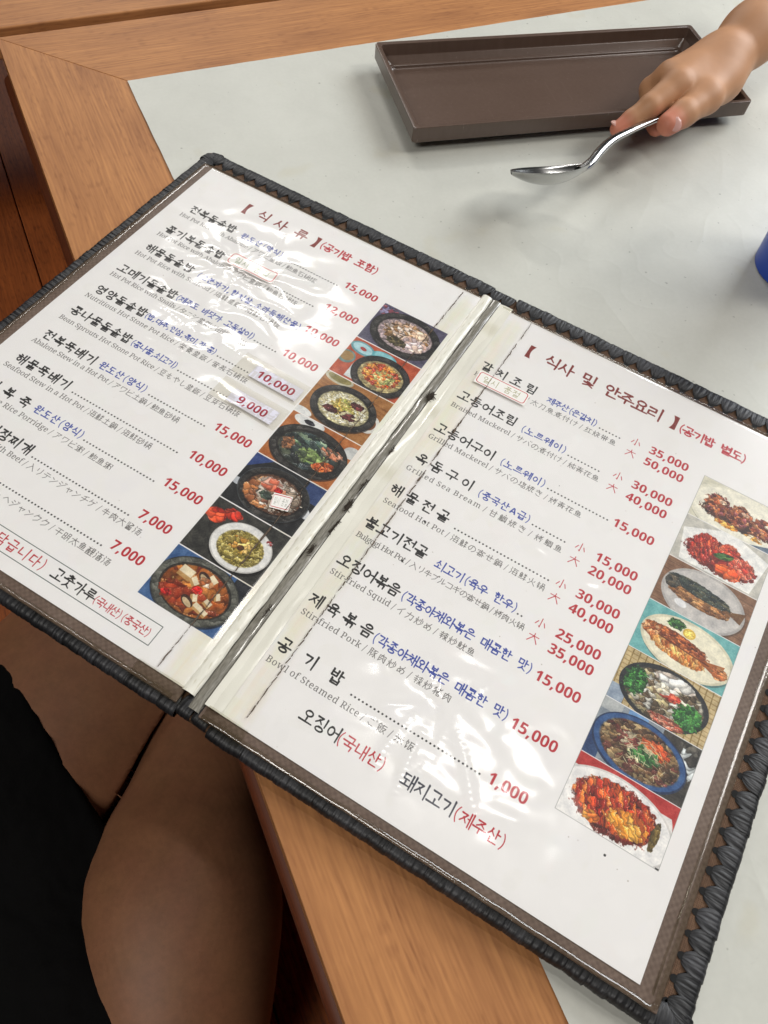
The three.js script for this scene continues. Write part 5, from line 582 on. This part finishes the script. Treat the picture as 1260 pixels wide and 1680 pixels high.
{
  const t = thing('person', 'child reaching over the tray, bare forearm and hand holding the spoon', 'person');
  const A = (x, y, h) => at(x, y, .026 + (h - .061) * .7), wrist = A(1181, 106, .088), iM = A(1112, 140, .090), mM = A(1101, 126, .085), rM = A(1112, 120, .076), pM = A(1128, 113, .066);
  const iP = A(1067, 174, .079), iD = A(1036, 196, .068), iT = A(1013, 211.5, .061), mP = A(1069, 146, .067), mD = A(1066, 186, .052), mT = A(1077, 208, .0495), rP = A(1084, 142, .056), rD = A(1090, 172, .043), rT = A(1104, 188, .045), pP = A(1102, 122, .05), pD = A(1110, 154, .042), pT = A(1122, 170, .046);
  const tC = A(1179, 132, .084), tM = A(1158, 159, .086), tI = A(1121.5, 186, .0815), tT = A(1096, 204, .0770);
  const palm = [[A(1440, -140, .17), A(1232, 57, .104), .0225, .0178], [A(1232, 57, .104), wrist, .0178, .0162], [wrist, iM, .0145, .0096], [wrist, mM, .0140, .0096], [wrist, rM, .0125, .0090], [wrist, pM, .0115, .0085], [wrist, tC, .0145, .0125], [tC, tM, .0120, .0102]];
  const fingers = [[[iM, iP, .0096, .0074], [iP, iD, .0072, .0060], [iD, iT, .0060, .0048]], [[mM, mP, .0096, .0078], [mP, mD, .0076, .0066], [mD, mT, .0066, .006]], [[rM, rP, .0092, .0076], [rP, rD, .0074, .0066], [rD, rT, .0066, .0058]], [[pM, pP, .0088, .0072], [pP, pD, .0068, .006], [pD, pT, .006, .0054]], [[tM, tI, .0100, .0083], [tI, tT, .0084, .0070]]];
  for (const l of [palm, ...fingers]) for (const q of l) { q[2] *= 1.13; q[3] *= 1.13; }
  const fp = chains(palm, .011), ff = fingers.map((l) => chains(l, .0025));
  const f = (p) => { const q = fp(p); let d = q; for (const g of ff) { const c = g(p); d = sm(d, c - q > .02 ? q : sm(q, c, .0045), .0005); } return d; };
  const lo = new THREE.Vector3(1e3, 1e3, 1e3), hi = lo.clone().negate(); for (const l of [palm, ...fingers]) for (const [a, b] of l) for (const q of [a, b]) { lo.min(q); hi.max(q); } lo.subScalar(.03); hi.addScalar(.03); hi.x = Math.min(hi.x, wrist.x + .16); 
  const g = field(f, lo, hi, 180); const tips = [iT, tT, mT];
  tint(g, (v) => { let k = 0; for (const q of tips) k = Math.max(k, 1 - smooth(q.distanceTo(v), .006, .017)); const n = .05 * N2(v.x * 90, v.y * 90, v.z * 90) + .03 * N2(v.x * 300, v.y * 300, v.z * 300); return [.52 * (1 + n) + .08 * k, .265 * (1 + n) - .06 * k, .135 * (1 + n) - .01 * k]; });
  part('body', g, new THREE.MeshPhysicalMaterial({ vertexColors: true, roughness: .55 }), t);
  const nail = (tipP, prev, w, l, side) => { const d = tipP.clone().sub(prev).normalize(), up = side.clone().addScaledVector(d, -side.dot(d)).normalize(), x = d.clone().cross(up), gg = new THREE.SphereGeometry(1, 24, 12, 0, 6.3, 0, 1.25); gg.scale(w, .0022, l); const m = part('nail', gg, new THREE.MeshPhysicalMaterial({ color: lin(.68, .38, .32), roughness: .22 }), t); m.quaternion.setFromRotationMatrix(new THREE.Matrix4().makeBasis(x, up, d)); return m; };
  const cam = EYE.clone().sub(tT).normalize(), tN = cam.clone().addScaledVector(RIGHT, .6).normalize(), iN = cam.clone().multiplyScalar(.45).addScaledVector(RIGHT, -.6).addScaledVector(UP, .6).normalize();
  nail(tT, tI, .0056, .0066, tN).position.copy(tT.clone().lerp(tI, .06)).addScaledVector(tN, .0062);
  nail(iT, iD, .0034, .0044, iN).position.copy(iT.clone().lerp(iD, .1)).addScaledVector(iN, .0039);
}
{
  const t = thing('person', 'person sitting at the table edge, bare legs in black shorts under the menu', 'person');
  const A = (x, y, h) => at(x, y, h);
  const hip = A(-120, 1900, -.19), hip2 = A(-420, 1560, -.195);
  const limb = (list, n) => { const c = new THREE.CatmullRomCurve3(list.map((q) => q[0])), r = new THREE.CatmullRomCurve3(list.map((q, i) => new THREE.Vector3(i, q[1], 0))), out = []; for (let i = 0; i < n; i++) out.push([c.getPoint(i / n), c.getPoint((i + 1) / n), r.getPoint(i / n).y, r.getPoint((i + 1) / n).y]); return out; };
  const calf = limb([[hip, .085], [A(250, 1850, -.165), .05], [A(294, 1660, -.152), .0475], [A(293, 1580, -.15), .0525], [A(296, 1500, -.15), .0555], [A(304, 1430, -.15), .052], [A(318, 1340, -.15), .0415], [A(340, 1230, -.155), .035], [A(358, 1100, -.17), .032], [A(365, 950, -.2), .03]], 34);
  const thigh = [...limb([[hip2, .088], [A(-150, 1420, -.19), .085], [A(60, 1250, -.18), .078], [A(190, 1110, -.178), .075], [A(300, 1000, -.182), .07], [A(480, 800, -.22), .05]], 16), [hip, hip2, .09, .085]], legs = [...calf, ...thigh];
  const fc = chains(calf, .004, .05), ft = chains(thigh, .01, .08), f = (p) => { const a = fc(p), b = ft(p); return Math.min(a, -sm(-b, a - .0032, .002)); }, lo = new THREE.Vector3(1e3, 1e3, 1e3), hi = lo.clone().negate(); for (const [a, b] of legs) for (const q of [a, b]) { lo.min(q); hi.max(q); } lo.subScalar(.1); hi.addScalar(.1); lo.x = Math.max(lo.x, -.24); hi.z = Math.min(hi.z, .14); hi.x = Math.min(hi.x, .2); lo.z = Math.max(lo.z, -.46);
  const ff = (p) => Math.max(f(p), FLOOR - p.y);
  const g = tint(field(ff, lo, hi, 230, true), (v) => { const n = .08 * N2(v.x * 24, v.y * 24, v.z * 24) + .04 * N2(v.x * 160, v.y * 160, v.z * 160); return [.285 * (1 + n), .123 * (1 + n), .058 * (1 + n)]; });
  { const q = g.attributes.position, uv = []; for (let i = 0; i < q.count; i++) uv.push(q.getX(i) * 5, q.getZ(i) * 5); g.setAttribute('uv', new THREE.Float32BufferAttribute(uv, 2)); }
  const mottle = dataTexture(1024, 1024, (u, v) => { const k = 232 + 12 * N2(u * 20, v * 20, 3) + 9 * N2(u * 70, v * 70, 5) + 8 * N2(u * 240, v * 240, 7), p = N2(u * 150, v * 150, 9) > .66 ? 34 : 0; return [k - p * .6, k - p - 5 * N2(u * 12, v * 12, 2), k - p]; });
  part('body', g, new THREE.MeshPhysicalMaterial({ vertexColors: true, map: mottle, roughness: .6, bumpMap: skinBump, bumpScale: .0002 }), t);
  const h0 = A(0, 1030, -.13), h1 = A(185, 1385, -.13), hd = h1.clone().sub(h0).setY(0).normalize(), out = new THREE.Vector3(-hd.z, 0, hd.x); if (out.dot(A(300, 1100, -.13).sub(h0)) < 0) out.negate();
  const cl = [[hip2, A(70, 1240, -.18), .096, .084], [hip, A(70, 1740, -.185), .098, .085], [A(70, 1740, -.185), A(125, 1490, -.19), .085, .072], [hip, hip2, .1, .096]];
  const cf = chains(cl, .03, .08), sf = (p) => { const w = cf(p) + .0022 * N2(p.x * 60, p.y * 30, p.z * 45) + .0012 * N2(p.x * 150, p.y * 60, p.z * 120); const cut = (p.x - h0.x) * out.x + (p.z - h0.z) * out.z; return Math.max(-sm(-w, -cut, .005), FLOOR + .002 - p.y); };
  const sg = field(sf, lo, hi, 180);
  part('shorts', sg, new THREE.MeshPhysicalMaterial({ color: lin(.0022, .002, .002), roughness: 1, specularIntensity: .3 }), t, 'black shorts');
}
renderer.render(scene, camera);
